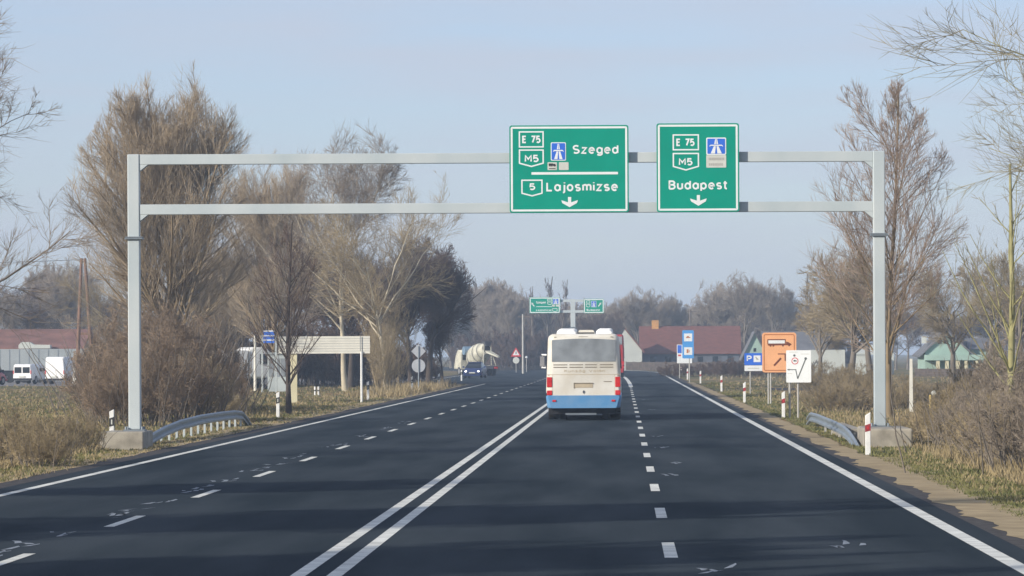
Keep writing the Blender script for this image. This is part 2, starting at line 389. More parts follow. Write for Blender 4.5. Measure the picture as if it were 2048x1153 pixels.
# bare sandy strip along the right verge, with a ragged outline
rng = np.random.default_rng(5)
mb = MB(); rows = []
for y in np.arange(38, 330, 0.6):
    a, b = rng.normal(0, 0.05, 2) + .09 * np.sin(y * np.array([.9, .63]) + np.sin(y * .31)); fade = 1.1 if y < 95 else 0.6
    rows.append([(4.85 + a, y, -0.004), (4.85 + (0.9 + b) * fade, y, -0.004)])
mb.ring(rows, caps=False, closed=False); tag(mb.build('dirt_verge', M['dirt']), kind='structure')
mb = MB(); rows = []
for y in np.arange(60, 318, 2.2):
    a, b = rng.normal(0, 0.12, 2)
    rows.append([(-12.1 + a, y, -0.004), (-11.25 + b * 0.6, y, -0.004)])
mb.ring(rows, caps=False, closed=False); tag(mb.build('dirt_verge', M['dirt']), kind='structure')
mb = MB(); mb.add([(-75, 325, -0.012), (-17, 325, -0.012), (-17, 430, -0.012), (-75, 430, -0.012)], [(0, 1, 2, 3)])
tag(mb.build('yard_pavement', M['yard']), kind='structure')
mb = MB(); mb.add([(4.3, 258, -0.006), (24, 264, -0.006), (24, 272, -0.006), (4.3, 276, -0.006)], [(0, 1, 2, 3)])
tag(mb.build('side_track', M['gravel']), kind='structure')

# markings
ZM = 0.004
def line(x, wd, d0, d1, m=None, name='road_marking'):
    strip(name, lambda d: x(d) - wd / 2, lambda d: x(d) + wd / 2, ZM, m or M['paint'], d0=d0, d1=d1)
line(lambda d: -10.2, 0.17, -20, 322)
line(lambda d: 4.2, 0.20, -20, 640)
line(lambda d: -3.37, 0.16, -20, 430); line(lambda d: -2.99, 0.16, -20, 430)
line(lambda d: left_edge(d) + 0.5, 0.15, 372, 600)
R0 = 20010 / 396.0                    # first dash on the right, centre distance
mb = MB()
def dash(mb, x, c, ln, wd):
    y0, y1 = c - ln / 2, c + ln / 2
    mb.add([(x - wd/2 + curve_x(y0), y0, ZM), (x + wd/2 + curve_x(y0), y0, ZM), (x + wd/2 + curve_x(y1), y1, ZM), (x - wd/2 + curve_x(y1), y1, ZM)], [(0, 1, 2, 3)])
k = -3
while R0 + k * 11.65 < 286:
    dash(mb, 0.535, R0 + k * 11.65, 3.9, 0.15); k += 1
tag(mb.build('lane_dashes', M['paint']), kind='structure')
mb = MB(); L0 = F * HC / unroll(245, 1043)[1]; k = -3
while L0 + k * 11.65 < 560:
    dash(mb, -6.87, L0 + k * 11.65, 3.9, 0.14); k += 1
tag(mb.build('lane_dashes', M['paint']), kind='structure')
# solid line where the right lane starts to split off
mb = MB(); rows = []
for y in range(288, 450, 6):
    t = (y - 288) / 160.0; xx = 0.55 - 0.75 * t * t
    rows.append([(xx - 0.14, y, ZM), (xx + 0.14, y, ZM)])
mb.ring(rows, caps=False, closed=False)
rows = [[(-0.5 - 0.9 * (y - 330) / 110.0 - 0.13, y, ZM), (-0.5 - 0.9 * (y - 330) / 110.0 + 0.13, y, ZM)] for y in range(330, 446, 6)]
mb.ring(rows, caps=False, closed=False)
tag(mb.build('road_marking', M['paint']), kind='structure')
# remains of older, scrubbed-off paint
mb = MB(); rng = np.random.default_rng(11)
def smear(cx, cy, ln, n, sp):
    for _ in range(n):
        y = cy + rng.uniform(-ln/2, ln/2); x = cx + rng.normal(0, sp); l = rng.uniform(0.3, 1.3); wd = rng.uniform(0.02, 0.06); sk = rng.normal(0, 0.05)
        pts = [(x - wd, y), (x + sk - wd * 0.3, y + l * 0.6), (x + sk * 2, y + l), (x + wd + sk, y + l * 0.8), (x + wd * 0.8, y + l * 0.2)]
        mb.add([(a, b, ZM) for a, b in pts], [(0, 1, 2, 3, 4)])
for k in range(-1, 8):
    smear(-7.25, L0 + k * 11.65 + 2.5, 4.5, 9, 0.09)
    if k < 3: smear(-7.22, L0 + k * 11.65 + 7.5, 2.0, 5, 0.1)
for (px, py) in ((1345, 953), (1350, 927), (1322, 897), (1312, 873), (1300, 820), (1290, 800), (1430, 1145), (1700, 1093)):
    g = G(px, py); smear(g.x, g.y, 1.5, 5, 0.1)
tag(mb.build('worn_marking', M['oldpaint']), kind='structure')

# ------------------------------------------------------------------ bare trees
def norm(a): return a / np.maximum(np.linalg.norm(a, axis=-1, keepdims=True), 1e-9)
def walk(rng, base, d, Ln, K, up, wig):
    N = len(base); P_ = np.zeros((N, K, 3)); P_[:, 0] = base; dd = d.copy()
    for k in range(1, K):
        dd = norm(dd + np.array([0, 0, up]) / (K - 1) * 1.0 + rng.normal(0, wig, (N, 3)))
        P_[:, k] = P_[:, k-1] + dd * (Ln / (K - 1))[:, None]
    return P_
def sprout(rng, Pp, Rp, n, t, a, l, K, up, wig, rf, rmin, env=None, absolute=False, flat=0.0):
    N, Kp, _ = Pp.shape
    tt = rng.uniform(t[0], t[1], (N, n)).ravel(); ar = np.repeat(np.arange(N), n)
    f = tt * (Kp - 1); i = np.clip(f.astype(int), 0, Kp - 2); wq = (f - i)[:, None]
    base = Pp[ar, i] * (1 - wq) + Pp[ar, i+1] * wq
    tan = norm(Pp[ar, i+1] - Pp[ar, i]); rad = Rp[ar, i] * (1 - wq[:, 0]) + Rp[ar, i+1] * wq[:, 0]
    Lp = np.linalg.norm(np.diff(Pp, axis=1), axis=2).sum(1)[ar]
    pr = norm(np.cross(tan, rng.normal(0, 1, tan.shape)))
    if flat: pr[:, 2] *= (1 - flat); pr = norm(pr)
    an = RAD(1) * rng.uniform(a[0], a[1], len(tt))
    d = norm(tan * np.cos(an)[:, None] + pr * np.sin(an)[:, None])
    Ln = rng.uniform(l[0], l[1], len(tt)) * (1.0 if absolute else Lp * (1 - 0.45 * tt))
    if env is not None:
        best = np.full(len(tt), 0.12)
        for fr in (0.12, 0.25, 0.4, 0.55, 0.7, 0.85, 1.0):
            e = base + norm(d + np.array([0, 0, up * 0.5])) * (Ln * fr)[:, None]
            best = np.where(env(e), fr, best)
        Ln = Ln * best; ok = best > .3
        if ok.sum() > 3: base, d, Ln, rad = base[ok], d[ok], Ln[ok], rad[ok]
    P_ = walk(rng, base, d, Ln, K, up, wig)
    s = np.linspace(0, 1, K)
    R_ = np.maximum(np.maximum(rad * rf, rmin * 1.4)[:, None] * (1 - 0.8 * s)[None, :], rmin * (1 - 0.5 * s)[None, :])
    return P_, R_
def tubes_mesh(name, levels, S, m):
    V, Fc, n0 = [], [], 0
    for P_, R_ in levels:
        N, K, _ = P_.shape
        tan = norm(P_[:, -1] - P_[:, 0]); ref = np.where(np.abs(tan[:, 2:3]) < 0.9, np.array([[0, 0, 1.0]]), np.array([[1.0, 0, 0]]))
        u = norm(np.cross(tan, ref)); v = np.cross(tan, u)
        th = np.arange(S) * 2 * np.pi / S
        off = np.cos(th)[None, :, None] * u[:, None] + np.sin(th)[None, :, None] * v[:, None]
        vv = P_[:, :, None, :] + R_[:, :, None, None] * off[:, None]
        V.append(vv.reshape(-1, 3))
        b = n0 + (np.arange(N)[:, None, None] * K + np.arange(K - 1)[None, :, None]) * S
        j = np.arange(S)[None, None, :]; j2 = (j + 1) % S
        Fc.append(np.stack([b + j, b + j2, b + S + j2, b + S + j], -1).reshape(-1, 4)); n0 += N * K * S
    V = np.concatenate(V).astype(np.float32); Fc = np.concatenate(Fc).astype(np.int32)
    me = D.meshes.new(name); me.vertices.add(len(V)); me.vertices.foreach_set('co', V.ravel())
    me.loops.add(Fc.size); me.loops.foreach_set('vertex_index', Fc.ravel())
    me.polygons.add(len(Fc)); me.polygons.foreach_set('loop_start', np.arange(len(Fc), dtype=np.int32) * 4)
    me.polygons.foreach_set('use_smooth', np.ones(len(Fc), bool))
    me.update(calc_edges=True); me.validate(); me.materials.append(m)
    return me
def envelope(rng, H, R, prof, lobes=0.18):
    ph = rng.uniform(0, 6.28, 4); zt = np.array([p[0] for p in prof]); rr = np.array([p[1] for p in prof])
    def env(p):
        az = np.arctan2(p[:, 1], p[:, 0])
        lob = 1 + lobes * (np.sin(2*az + ph[0]) * 0.5 + np.sin(3*az + ph[1]) * 0.6 + np.sin(5*az + ph[2] + p[:, 2]) * 0.5)
        hz = p[:, 2] / (H * (1 + 0.35 * lobes * np.sin(3*az + ph[3])))
        return np.hypot(p[:, 0], p[:, 1]) < R * lob * np.interp(hz, zt, rr)
    return env
OVOID = [(0, .25), (.2, .55), (.45, 1), (.7, .9), (.88, .55), (1, .08), (1.05, 0)]
ROUND = [(0, .2), (.2, .5), (.4, .95), (.65, 1), (.85, .7), (1, .1), (1.05, 0)]
COLUMN = [(0, .5), (.15, .9), (.5, 1), (.8, .75), (1, .1), (1.05, 0)]
FAN = [(0, .35), (.3, .7), (.7, 1), (.9, .8), (1, .4), (1.05, 0)]
DOME = [(0, 1), (.4, 1), (.7, .8), (.9, .5), (1, .15), (1.05, 0)]
def tree_meshes(seed, kind, H, R, bark, twig, dens=1.0, tw=0.009, thick=1.0, lean=0.0):
    """trunk mesh, crown mesh (centre of base at the origin)"""
    r = np.random.default_rng(seed); q = lambda n: max(1, int(round(n * dens)))
    z = np.zeros((1, 3))
    def trunk(frac, rad, K=8, lean=0.0, wig=0.03):
        d = norm(np.array([[lean, r.normal(0, 0.02), 1.0]]))
        P_ = walk(r, z, d, np.array([H * frac]), K, 0.1, wig); s = np.linspace(0, 1, K)
        return P_, (thick * rad * (1 - 0.75 * s) * (1 + 0.35 * np.exp(-s * 14)))[None]
    if kind == 'poplar':            # many steep limbs from low down, dense upright twigs
        e = envelope(r, H, R, OVOID, 0.2); T = trunk(.86, .26)
        A = sprout(r, *T, q(52), (.10, .80), (16, 48), (.6, 1.1), 8, .22, .05, .42, .024, e)
        B = sprout(r, *A, q(15), (.1, .98), (15, 42), (.3, .58), 5, .3, .05, .45, .009, e)
        C = sprout(r, *B, q(8), (.1, .95), (12, 36), (.45, .85), 4, .25, .06, .5, tw, e)
        E = sprout(r, *C, q(2), (.1, .9), (12, 36), (.5, 1.0), 3, .22, .06, .6, tw * .85, e)
        return tubes_mesh('trunk', [T, A], 6, bark), tubes_mesh('crown', [B, C, E], 3, twig)
    if kind == 'round':             # forked trunk and spreading limbs
        e = envelope(r, H, R, ROUND, 0.25); T = trunk(.55, .24, wig=.05, lean=lean)
        A = sprout(r, *T, q(13), (.38, 1), (18, 60), (.9, 1.6), 9, .22, .09, .55, .028 * thick, e)
        B = sprout(r, *A, q(14), (.15, 1), (22, 58), (.3, .65), 6, .22, .09, .45, .012 * thick, e)
        C = sprout(r, *B, q(9), (.1, .95), (20, 50), (.42, .8), 4, .17, .08, .5, tw, e)
        E = sprout(r, *C, q(3), (.1, .9), (18, 42), (.5, .95), 3, .16, .07, .6, tw * .85, e)
        return tubes_mesh('trunk', [T, A], 6, bark), tubes_mesh('crown', [B, C, E], 3, twig)
    if kind == 'leader':            # one straight stem with slender rising side branches
        e = envelope(r, H, R, [(0, .1), (.12, .35), (.3, .9), (.5, 1), (.75, .85), (.92, .5), (1, .1), (1.05, 0)], 0.15); T = trunk(.97, .11, 10, wig=.015)
        A = sprout(r, *T, q(50), (.13, .96), (24, 50), (.34, .68), 7, .28, .05, .34, .013, e)
        B = sprout(r, *A, q(13), (.15, 1), (22, 48), (.28, .55), 5, .28, .07, .45, tw * 1.1, e)
        C = sprout(r, *B, q(9), (.2, 1), (20, 45), (.35, .7), 3, .25, .08, .6, tw, e)
        return tubes_mesh('trunk', [T, A], 6, bark), tubes_mesh('crown', [B, C], 3, twig)
    if kind == 'column':
        e = envelope(r, H, R, COLUMN, 0.12); T = trunk(.95, .22)
        A = sprout(r, *T, q(40), (.08, .95), (10, 26), (.2, .4), 5, .3, .05, .5, .03, e)
        B = sprout(r, *A, q(8), (.1, 1), (12, 32), (.25, .5), 4, .3, .07, .5, tw * 1.2, e)
        C = sprout(r, *B, q(5), (.1, 1), (12, 35), (.3, .6), 3, .3, .08, .6, tw, e)
        return tubes_mesh('trunk', [T, A], 5, bark), tubes_mesh('crown', [B, C], 3, twig)
    if kind in ('shrub', 'bush', 'reach'):   # stems from the ground
        n = q(46 if kind != 'reach' else 16)
        base = np.stack([r.normal(0, R * (.16 if kind == 'shrub' else .42), n), r.normal(0, R * (.16 if kind == 'shrub' else .42), n), np.zeros(n)], 1)
        out_ = norm(base + r.normal(0, .1, (n, 3))) * np.array([1, 1, 0]) * r.uniform(.05, .45 if kind == 'shrub' else .7, (n, 1))
        d = norm(out_ + np.array([0, 0, 1.0]))
        Ln = H * r.uniform(.6, 1.02, n)
        e = envelope(r, H, R, FAN if kind == 'shrub' else DOME, 0.2)
        A0 = walk(r, base, d, Ln, 7, .12 if kind == 'shrub' else .0, .06 if kind == 'shrub' else .11)
        s = np.linspace(0, 1, 7); A = (A0, np.tile((0.028 if kind == 'shrub' else .022) * (1 - .75 * s), (n, 1)))
        B = sprout(r, *A, q(12), (.1, 1), (18, 55), (.2, .5), 5, .12, .09, .5, tw * 1.1, e)
        C = sprout(r, *B, q(9), (.15, 1), (20, 60), (.3, .65), 4, .08, .1, .6, tw, e)
        E = sprout(r, *C, q(3), (.15, 1), (20, 60), (.4, .8), 3, .05, .1, .6, tw * .85, e)
        return tubes_mesh('stems', [A], 5, bark), tubes_mesh('twigs', [B, C, E], 3, twig)
NT = {}
def tree(name, key, loc, label, cat='tree', group=None, rz=0.0, sc=(1, 1, 1)):
    tm, cm = NT[key]
    t = thing(name, loc, label, cat, group, rz); t.scale = sc
    link_mesh(tm.name.split('.')[0], tm, t); link_mesh(cm.name.split('.')[0], cm, t)
    return t
def xat(px, d): return (px - VX) * d / F
def topz(py, d): return HC - (py - VY) * d / F

NT['poplar'] = tree_meshes(3, 'poplar', 16.4, 4.6, M['tan_bark'], M['tan_twig'], 1.25, .006)
NT['pale'] = tree_meshes(14, 'round', 16.0, 5.6, M['pale_bark'], M['grey_twig'], 1.2, .0068, .62, -.16)
NT['pale_b'] = tree_meshes(15, 'round', 12.8, 5.0, M['pale_bark'], M['straw_twig'], 1.1, .007, .6, .10)
NT['young'] = tree_meshes(21, 'leader', 7.6, 1.75, M['dark_bark'], M['dark_twig'], .8, .0045)
NT['dark'] = tree_meshes(31, 'round', 11.3, 3.7, M['dark_bark'], M['dark_twig'], 1.3, .012)
NT['fan'] = tree_meshes(41, 'shrub', 5.8, 2.2, M['straw_twig'], M['straw_twig'], .8, .0055)
NT['bush'] = tree_meshes(51, 'bush', 3.4, 2.4, M['grey_bark'], M['brown_twig'], 1.2, .0055)
NT['bush_b'] = tree_meshes(52, 'bush', 2.6, 2.1, M['grey_bark'], M['straw_twig'], 1.1, .005)
NT['bush_c'] = tree_meshes(53, 'bush', 2.8, 2.2, M['grey_bark'], M['grey_twig'], 1.15, .005)
NT['rightleader'] = tree_meshes(61, 'leader', 11.8, 3.0, M['tan_bark'], M['pink_twig'], 1.15, .0055)
NT['slim'] = tree_meshes(62, 'leader', 7.0, 1.7, M['lichen_bark'], M['lichen_twig'], .42, .005)
NT['near_r'] = tree_meshes(71, 'round', 12.2, 5.8, M['lichen_bark'], M['lichen_twig'], 1.05, .0042, .5)
NT['near_l'] = tree_meshes(81, 'round', 10.8, 5.0, M['grey_bark'], M['grey_twig'], .95, .0045, .55)
NT['shade'] = tree_meshes(82, 'round', 11.0, 4.4, M['grey_bark'], M['grey_twig'], 1.35, .017)
NT['far_a'] = tree_meshes(91, 'round', 14.0, 5.2, M['grey_bark'], M['grey_twig'], 1.1, .018)
NT['far_b'] = tree_meshes(92, 'round', 12.0, 5.6, M['grey_bark'], M['dark_twig'], 1.1, .018)
NT['far_c'] = tree_meshes(93, 'poplar', 13.0, 3.6, M['grey_bark'], M['grey_twig'], 1.0, .018)
NT['far_col'] = tree_meshes(94, 'column', 15.0, 1.3, M['grey_bark'], M['dark_twig'], .9, .02)
NT['far_bush'] = tree_meshes(95, 'bush', 4.0, 3.4, M['dark_bark'], M['dark_twig'], .9, .02)
NT['mid_r'] = tree_meshes(96, 'round', 9.5, 4.0, M['grey_bark'], M['straw_twig'], 1.05, .009)

# ---- the trees by the road
def put(px, d): return (xat(px, d), d, -0.02)
tree('poplar_tree', 'poplar', put(350, 205), 'tall broad tan bare poplar behind the left gantry post', sc=(1.16, 1.16, .97))
tree('poplar_tree', 'poplar', put(545, 285), 'tan bare tree between the tall poplar and the pale-trunked trees', rz=1.9, sc=(.98, .98, .95))
tree('bare_tree', 'pale', put(690, 268), 'grey bare tree with pale crooked trunk behind the slatted board', rz=.6, sc=(1.12, 1.12, 1.06))
tree('bare_tree', 'pale_b', put(772, 256), 'bare tree with pale forked trunk over the right end of the slatted board', rz=2.2, sc=(1.08, 1.08, 1.12))
tree('young_tree', 'young', put(577, 167), 'slim dark young tree in front of the left end of the slatted board')
tree('dark_tree', 'dark', put(858, 300), 'dark brown bare tree rising above the diamond sign', rz=.4)
tree('dark_tree', 'dark', put(822, 296), 'dark bare tree between the fan shaped shrub and the tree over the diamond sign', rz=2.7, sc=(.9, .9, .86))
tree('dark_tree', 'dark', put(884, 306), 'lower dark tree at the verge edge nearest the cement mixer', rz=4.1, sc=(.45, .45, .55))
tree('dark_tree', 'dark', put(700, 300), 'dark bare tree hidden behind the pale-trunked trees', rz=5.2, sc=(1.1, 1.1, .85))
tree('dark_tree', 'far_a', put(620, 330), 'dark grey tree filling the gap behind the slim young tree', rz=5.9, sc=(.9, .9, .75))
tree('tall_shrub', 'fan', put(776, 258), 'tall straw coloured shrub fanning up beside the slatted board', 'shrub', sc=(.85, .85, 1.0))
tree('tall_shrub', 'fan', put(762, 250), 'shorter straw shrub leaning behind the board post', 'shrub', rz=2.0, sc=(.55, .55, .75))
tree('roadside_tree', 'near_l', (-15.4, 92, -0.02), 'grey bare tree reaching in at the left edge above the field', rz=.3)
# trees whose stems stand just outside the picture and throw the shade on the road
for (x, y, rz, s) in ((-15.5, 29, 1.1, .95), (-15.0, 38, 3.3, .85), (-17.5, 49, 2.3, 1.05), (-15.8, 68, 4.4, .65)):
    tree('roadside_tree', 'shade', (x, y, -0.02), 'grey bare tree lining the left side of the road before the gantry', group='trees lining the left roadside', rz=rz, sc=(s, s, s))
BUSHL = [(232, 150, .75, 'bush'), (262, 138, .75, 'bush'), (312, 148, 1.1, 'bush'), (372, 152, 1.0, 'bush_b'), (398, 165, .8, 'bush'), (330, 172, 1.25, 'bush'), (280, 185, 1.35, 'bush'),
         (385, 180, 1.1, 'bush'), (420, 178, .65, 'bush'), (462, 160, .38, 'bush_b')]
BL = ['brown thicket left of the gantry post', 'low brown bush at the foot of the gantry post', 'brown twiggy bush just right of the gantry post', 'straw bush behind the middle of the curved guardrail',
      'brown bush behind the far half of the curved guardrail', 'taller brown bush under the poplar right of the gantry post', 'tallest brown bush under the poplar, behind the gantry post', 'brown bush between the poplar and the white lorry cab',
      'brown bush partly covering the white lorry cab', 'low straw bush beside the far end of the curved guardrail']
for k, (px, d, s, key) in enumerate(BUSHL):
    tree('bush', key, put(px, d), BL[k], 'bush', rz=k * 1.3, sc=(s, s, s))
for k, (px, d, s, lab) in enumerate(((20, 92, .5, 'low dark scrub bush at the bottom left edge'), (80, 90, .42, 'small scrub bush in the field near the left guide post'), (150, 104, .4, 'small scrub bush beside the left concrete footing'))):
    tree('bush', 'bush_b', put(px, d), lab, 'bush', rz=k * 2.1, sc=(s, s, s))
for k, (px, d, key, sc, lab) in enumerate(((440, 300, 'poplar', (.8, .8, .62), 'lower tan tree right behind the tall poplar'), (500, 318, 'dark', (1.0, 1.0, .85), 'dark bare tree behind the white lorry cab'), (260, 300, 'pale_b', (1.0, 1.0, .8), 'grey bare tree left of the tall poplar, behind the gantry post'), (735, 330, 'dark', (1.1, 1.1, .95), 'dark bare tree behind the right half of the slatted board'))):
    tree('bare_tree', key, put(px, d), lab, rz=k * 1.9 + 1, sc=sc)
for k, (px, d, s) in enumerate(((395, 300, .95), (440, 305, 1.1), (485, 310, 1.1), (570, 312, 1.0), (620, 316, 1.0), (680, 312, 1.0), (740, 310, .95))):
    tree('bush', 'far_bush', put(px, d), 'dark bush of the hedge behind the lorry and the slatted board', 'bush', 'hedge behind the slatted board', rz=k * 1.3, sc=(s, s, s * 1.35))
# right side
tree('bare_tree', 'rightleader', put(1778, 150), 'tall slender tree standing just behind the right gantry post')
tree('bare_tree', 'slim', put(2018, 104), 'slim yellowish tree at the right edge among the bushes', rz=2.4)
tree('roadside_tree', 'near_r', (11.0, 72, -0.02), 'yellow-green lichened tree reaching in at the top right', rz=2.6, sc=(1.25, 1.25, 1.0))
tree('roadside_tree', 'near_r', (11.6, 90, -0.02), 'greenish bare tree filling the right edge above the slim yellowish tree', rz=5.3, sc=(1.1, 1.1, .95))
for k, (px, d, s, key, lab) in enumerate((
        (1700, 262, 1.0, 'mid_r', 'bare straw tree left of the right gantry post'), (1640, 300, .85, 'mid_r', 'smaller bare tree above the white map sign'),
        (1742, 290, 1.1, 'mid_r', 'bare tree half hidden by the right gantry post'), (1905, 290, .95, 'mid_r', 'bare tree in front of the green gabled house'),
        (1975, 310, 1.1, 'mid_r', 'bare tree right of the green gabled house'), (2045, 270, 1.05, 'mid_r', 'bare straw tree cut by the right edge'))):
    tree('bare_tree', key, put(px, d), lab, rz=k * 1.7 + .5, sc=(s, s, s))
BUSHR = [(1862, 110, .42, 'bush_b'), (1915, 104, .62, 'bush_b'), (1965, 99, .6, 'bush_c'), (2010, 92, .6, 'bush_b'), (2055, 86, .68, 'bush_b'), (2100, 82, .8, 'bush_c'), (1985, 114, .85, 'bush_b'), (2060, 106, .95, 'bush_c')]
BR = ['low brown bush beside the right concrete footing', 'straw bush just right of the right concrete footing', 'brown bush on the right verge behind the green strip', 'straw bush midway along the right verge',
      'large straw bush at the right edge by the sandy strip', 'brown bush cut by the right edge nearest the viewer', 'tall straw thicket behind the right verge bushes', 'tall straw thicket at the right edge below the slim tree']
for k, (px, d, s, key) in enumerate(BUSHR):
    tree('bush', key, put(px, d), BR[k], 'bush', rz=k * 1.9, sc=(s, s, s))
for k, (px, d, s, lab) in enumerate(((1668, 165, .62, 'low dry bush between the white map sign and the right gantry post'), (1720, 172, .7, 'dry bush left of the right gantry post foot'), (1712, 200, .9, 'dry bush behind the right guardrail'),
        (1800, 170, .7, 'dry bush right of the right gantry post'), (1850, 190, .5, 'dry bush around the thin concrete post'), (1905, 200, .5, 'dry bush below the green gabled house'), (1655, 230, .9, 'dry bush behind the white map sign'))):
    tree('bush', 'bush_b', put(px, d), lab, 'bush', rz=k * 1.1, sc=(s, s, s * .8))
for k, (px, d, s, sz, lab) in enumerate(((1992, 122, .62, 1.25, 'tall thin grey brush left of the slim yellowish tree'), (2052, 118, .75, 1.45, 'tall thin grey brush at the right edge behind the slim yellowish tree'))):
    tree('brush', 'bush_c', put(px, d), lab, 'bush', rz=k * 2.3, sc=(s, s, s * sz))
# the far trees
FARG = 'hazy trees of the far wood'
FAR = [(1065, 640, .85, 'far_col', 'leftmost of the three hazy columnar poplars above the far signs'), (1096, 640, .95, 'far_col', 'thickest of the three hazy columnar poplars above the far signs'),
       (1126, 640, .92, 'far_col', 'thin hazy columnar poplar right of the other two above the far signs'), (1612, 620, .95, 'far_col', 'hazy columnar tree right of the big grey tree over the orange sign'),
       (1275, 610, .88, 'far_a', 'large hazy grey tree above the left end of the red roof'), (1325, 620, .84, 'far_a', 'hazy grey tree above the middle of the red roof'),
       (1440, 600, .92, 'far_a', 'hazy grey tree above the right end of the red roof'), (1490, 590, 1.0, 'far_a', 'biggest hazy grey tree, left of the orange sign top'), (1545, 600, .95, 'far_a', 'hazy grey tree directly above the orange sign'),
       (1215, 600, .72, 'far_b', 'brownish hazy tree right of the far sign mast'), (1180, 590, .66, 'far_b', 'brownish hazy tree behind the right far sign')]
for k, (px, d, s, key, lab) in enumerate(FAR):
    tree('far_tree', key, put(px, d), lab, rz=k * .9, sc=(s * (1.6 if px == 1096 else 1.0), s, s))
rng = np.random.default_rng(77)
for k, px in enumerate(list(range(905, 1075, 15)) + [1100, 1130, 1155]):
    s = rng.uniform(.85, 1.1)
    tree('far_tree', ['far_c', 'far_a', 'far_c'][k % 3], put(px + rng.normal(0, 4), rng.uniform(640, 720)), 'hazy blue-grey tree of the wood behind the cement mixer and far signs', group=FARG, rz=k * 2.1, sc=(s, s, s * (1.0 if px < 1060 else .75)))
for k, px in enumerate(list(range(1165, 1700, 17))):
    s = rng.uniform(.75, 1.0)
    tree('far_tree', ['far_c', 'far_b', 'far_c', 'far_a'][k % 4], put(px + rng.normal(0, 5), rng.uniform(620, 720)), 'hazy brown tree of the wood behind the houses', group=FARG, rz=k * 1.7, sc=(s, s, s * .85))
for k, px in enumerate(list(range(1790, 2080, 36))):
    s = rng.uniform(.6, .75)
    tree('far_tree', ['far_b', 'far_a'][k % 2], put(px + rng.normal(0, 6), rng.uniform(520, 600)), 'hazy tree behind the green gabled house', group=FARG, rz=k * 1.7, sc=(s, s, s * .9))
for k, px in enumerate((5, 50, 95, 140, 185, 225)):
    s = (.75, .9, 1.0, .95, .8, .7)[k]
    tree('far_tree', ['far_a', 'far_b', 'far_c'][k % 3], put(px, 455 + 12 * (k % 3)), 'hazy grey tree behind the red-roofed shed and wooden pole', group='hazy trees behind the shed', rz=k * 1.7, sc=(s, s, s))
for k, px in enumerate(range(935, 1090, 15)):
    s = rng.uniform(.8, 1.25)
    tree('far_bush', 'far_bush', put(px, rng.uniform(560, 610)), 'dark bush of the scrub at the bend behind the warning sign', 'bush', 'scrub at the road bend', rz=k * 1.4, sc=(s, s, s * 1.25))
for k, px in enumerate(range(1150, 1720, 22)):
    s = rng.uniform(.8, 1.2)
    tree('far_bush', 'far_bush', put(px, rng.uniform(590, 615)), 'dark bush of the scrub behind the red-roofed house', 'bush', 'scrub behind the houses', rz=k * 1.4, sc=(s, s, s * 1.2))
for k, px in enumerate((1345, 1395, 1425, 1452, 1480, 1505, 1535, 1590)):
    s = (.5, .42, .5, .6, .62, .6, .6, .7)[k]
    tree('garden_bush', 'far_bush', put(px, 395 + 12 * (k % 3)), 'low brown bush of the field edge before the red-roofed house', 'bush', 'bushes at the field edge', rz=k * 1.4, sc=(s, s, s * .75))
for k, px in enumerate((540, 600, 650, 700, 745, 780, 805, 826)):
    s = (.8, .8, .9, .9, .8, .8, .85, .7)[k]
    tree('far_bush', 'far_bush', put(px, 322 + 8 * (k % 3)), 'dark undergrowth bush beneath the left roadside trees', 'bush', 'undergrowth under the left trees', rz=k * 2.4, sc=(s, s, s * 1.1))

# ------------------------------------------------------------------ grass (nobody could count it)
def grass(name, regions, m, hmin, hmax, seed, wd=.012):
    r = np.random.default_rng(seed); V = []
    for (n, fx0, fx1, d0, d1, hs, power) in regions:
        u = r.uniform(0, 1, n); d = 1 / (1/d0 + u * (1/d1 - 1/d0)) if power else r.uniform(d0, d1, n)
        x0 = np.array([fx0(q) for q in d]); x1 = np.array([fx1(q) for q in d]); x = x0 + (x1 - x0) * r.uniform(0, 1, n)
        clump = .45 + .55 * (np.sin(x * 1.7 + 3 * np.sin(d * .31)) * np.sin(d * .53 + x) + 1) / 2
        nb = 5; x = np.repeat(x, nb) + r.normal(0, .05, n * nb); d = np.repeat(d, nb) + r.normal(0, .05, n * nb)
        h = r.uniform(hmin, hmax, n * nb) * hs * np.repeat(clump, nb); a = r.uniform(0, 6.28, n * nb); le = r.normal(0, .38, (2, n * nb)) * h
        wq = wd * (1 + d / 130)
        b = np.stack([x, d, np.full_like(x, -.02)], 1); s = np.stack([np.cos(a) * wq, np.sin(a) * wq, np.zeros_like(a)], 1)
        V.append(np.stack([b - s, b + s, b + np.stack([le[0], le[1], h], 1)], 1).reshape(-1, 3))
    V = np.concatenate(V).astype(np.float32); n = len(V) // 3
    me = D.meshes.new(name); me.vertices.add(len(V)); me.vertices.foreach_set('co', V.ravel())
    me.loops.add(len(V)); me.loops.foreach_set('vertex_index', np.arange(len(V), dtype=np.int32))
    me.polygons.add(n); me.polygons.foreach_set('loop_start', np.arange(n, dtype=np.int32) * 3); me.update(calc_edges=True)
    o = link_mesh(name, me, None, m); tag(o, kind='stuff'); return o
c = lambda v: (lambda d: v)
tag(grass('dry_grass', [(4500, c(-16), c(-11.2), 62, 320, .22, True), (9000, lambda d: -.155*d, c(-12.6), 75, 330, .36, True),
                        (3000, c(5.9), c(9), 45, 320, .25, True), (9000, c(6.8), lambda d: max(9, .105*d), 60, 420, .5, True),
                        (900, c(-14.5), c(-11.6), 225, 300, 1.3, False)], M['dry_grass'], .15, .6, 3, .009), 'straw coloured dead grass of the verges and fields', 'grass')
tag(grass('green_grass', [(6000, c(-14.5), c(-11.3), 62, 320, .35, True), (9000, lambda d: -.15*d, c(-13.5), 78, 320, .55, True),
                          (9000, c(5.5), c(6.9), 42, 320, .32, True), (2500, c(6.5), c(9), 100, 330, .5, True)], M['green_grass'], .1, .3, 4, .009), 'short green grass of the verges', 'grass')

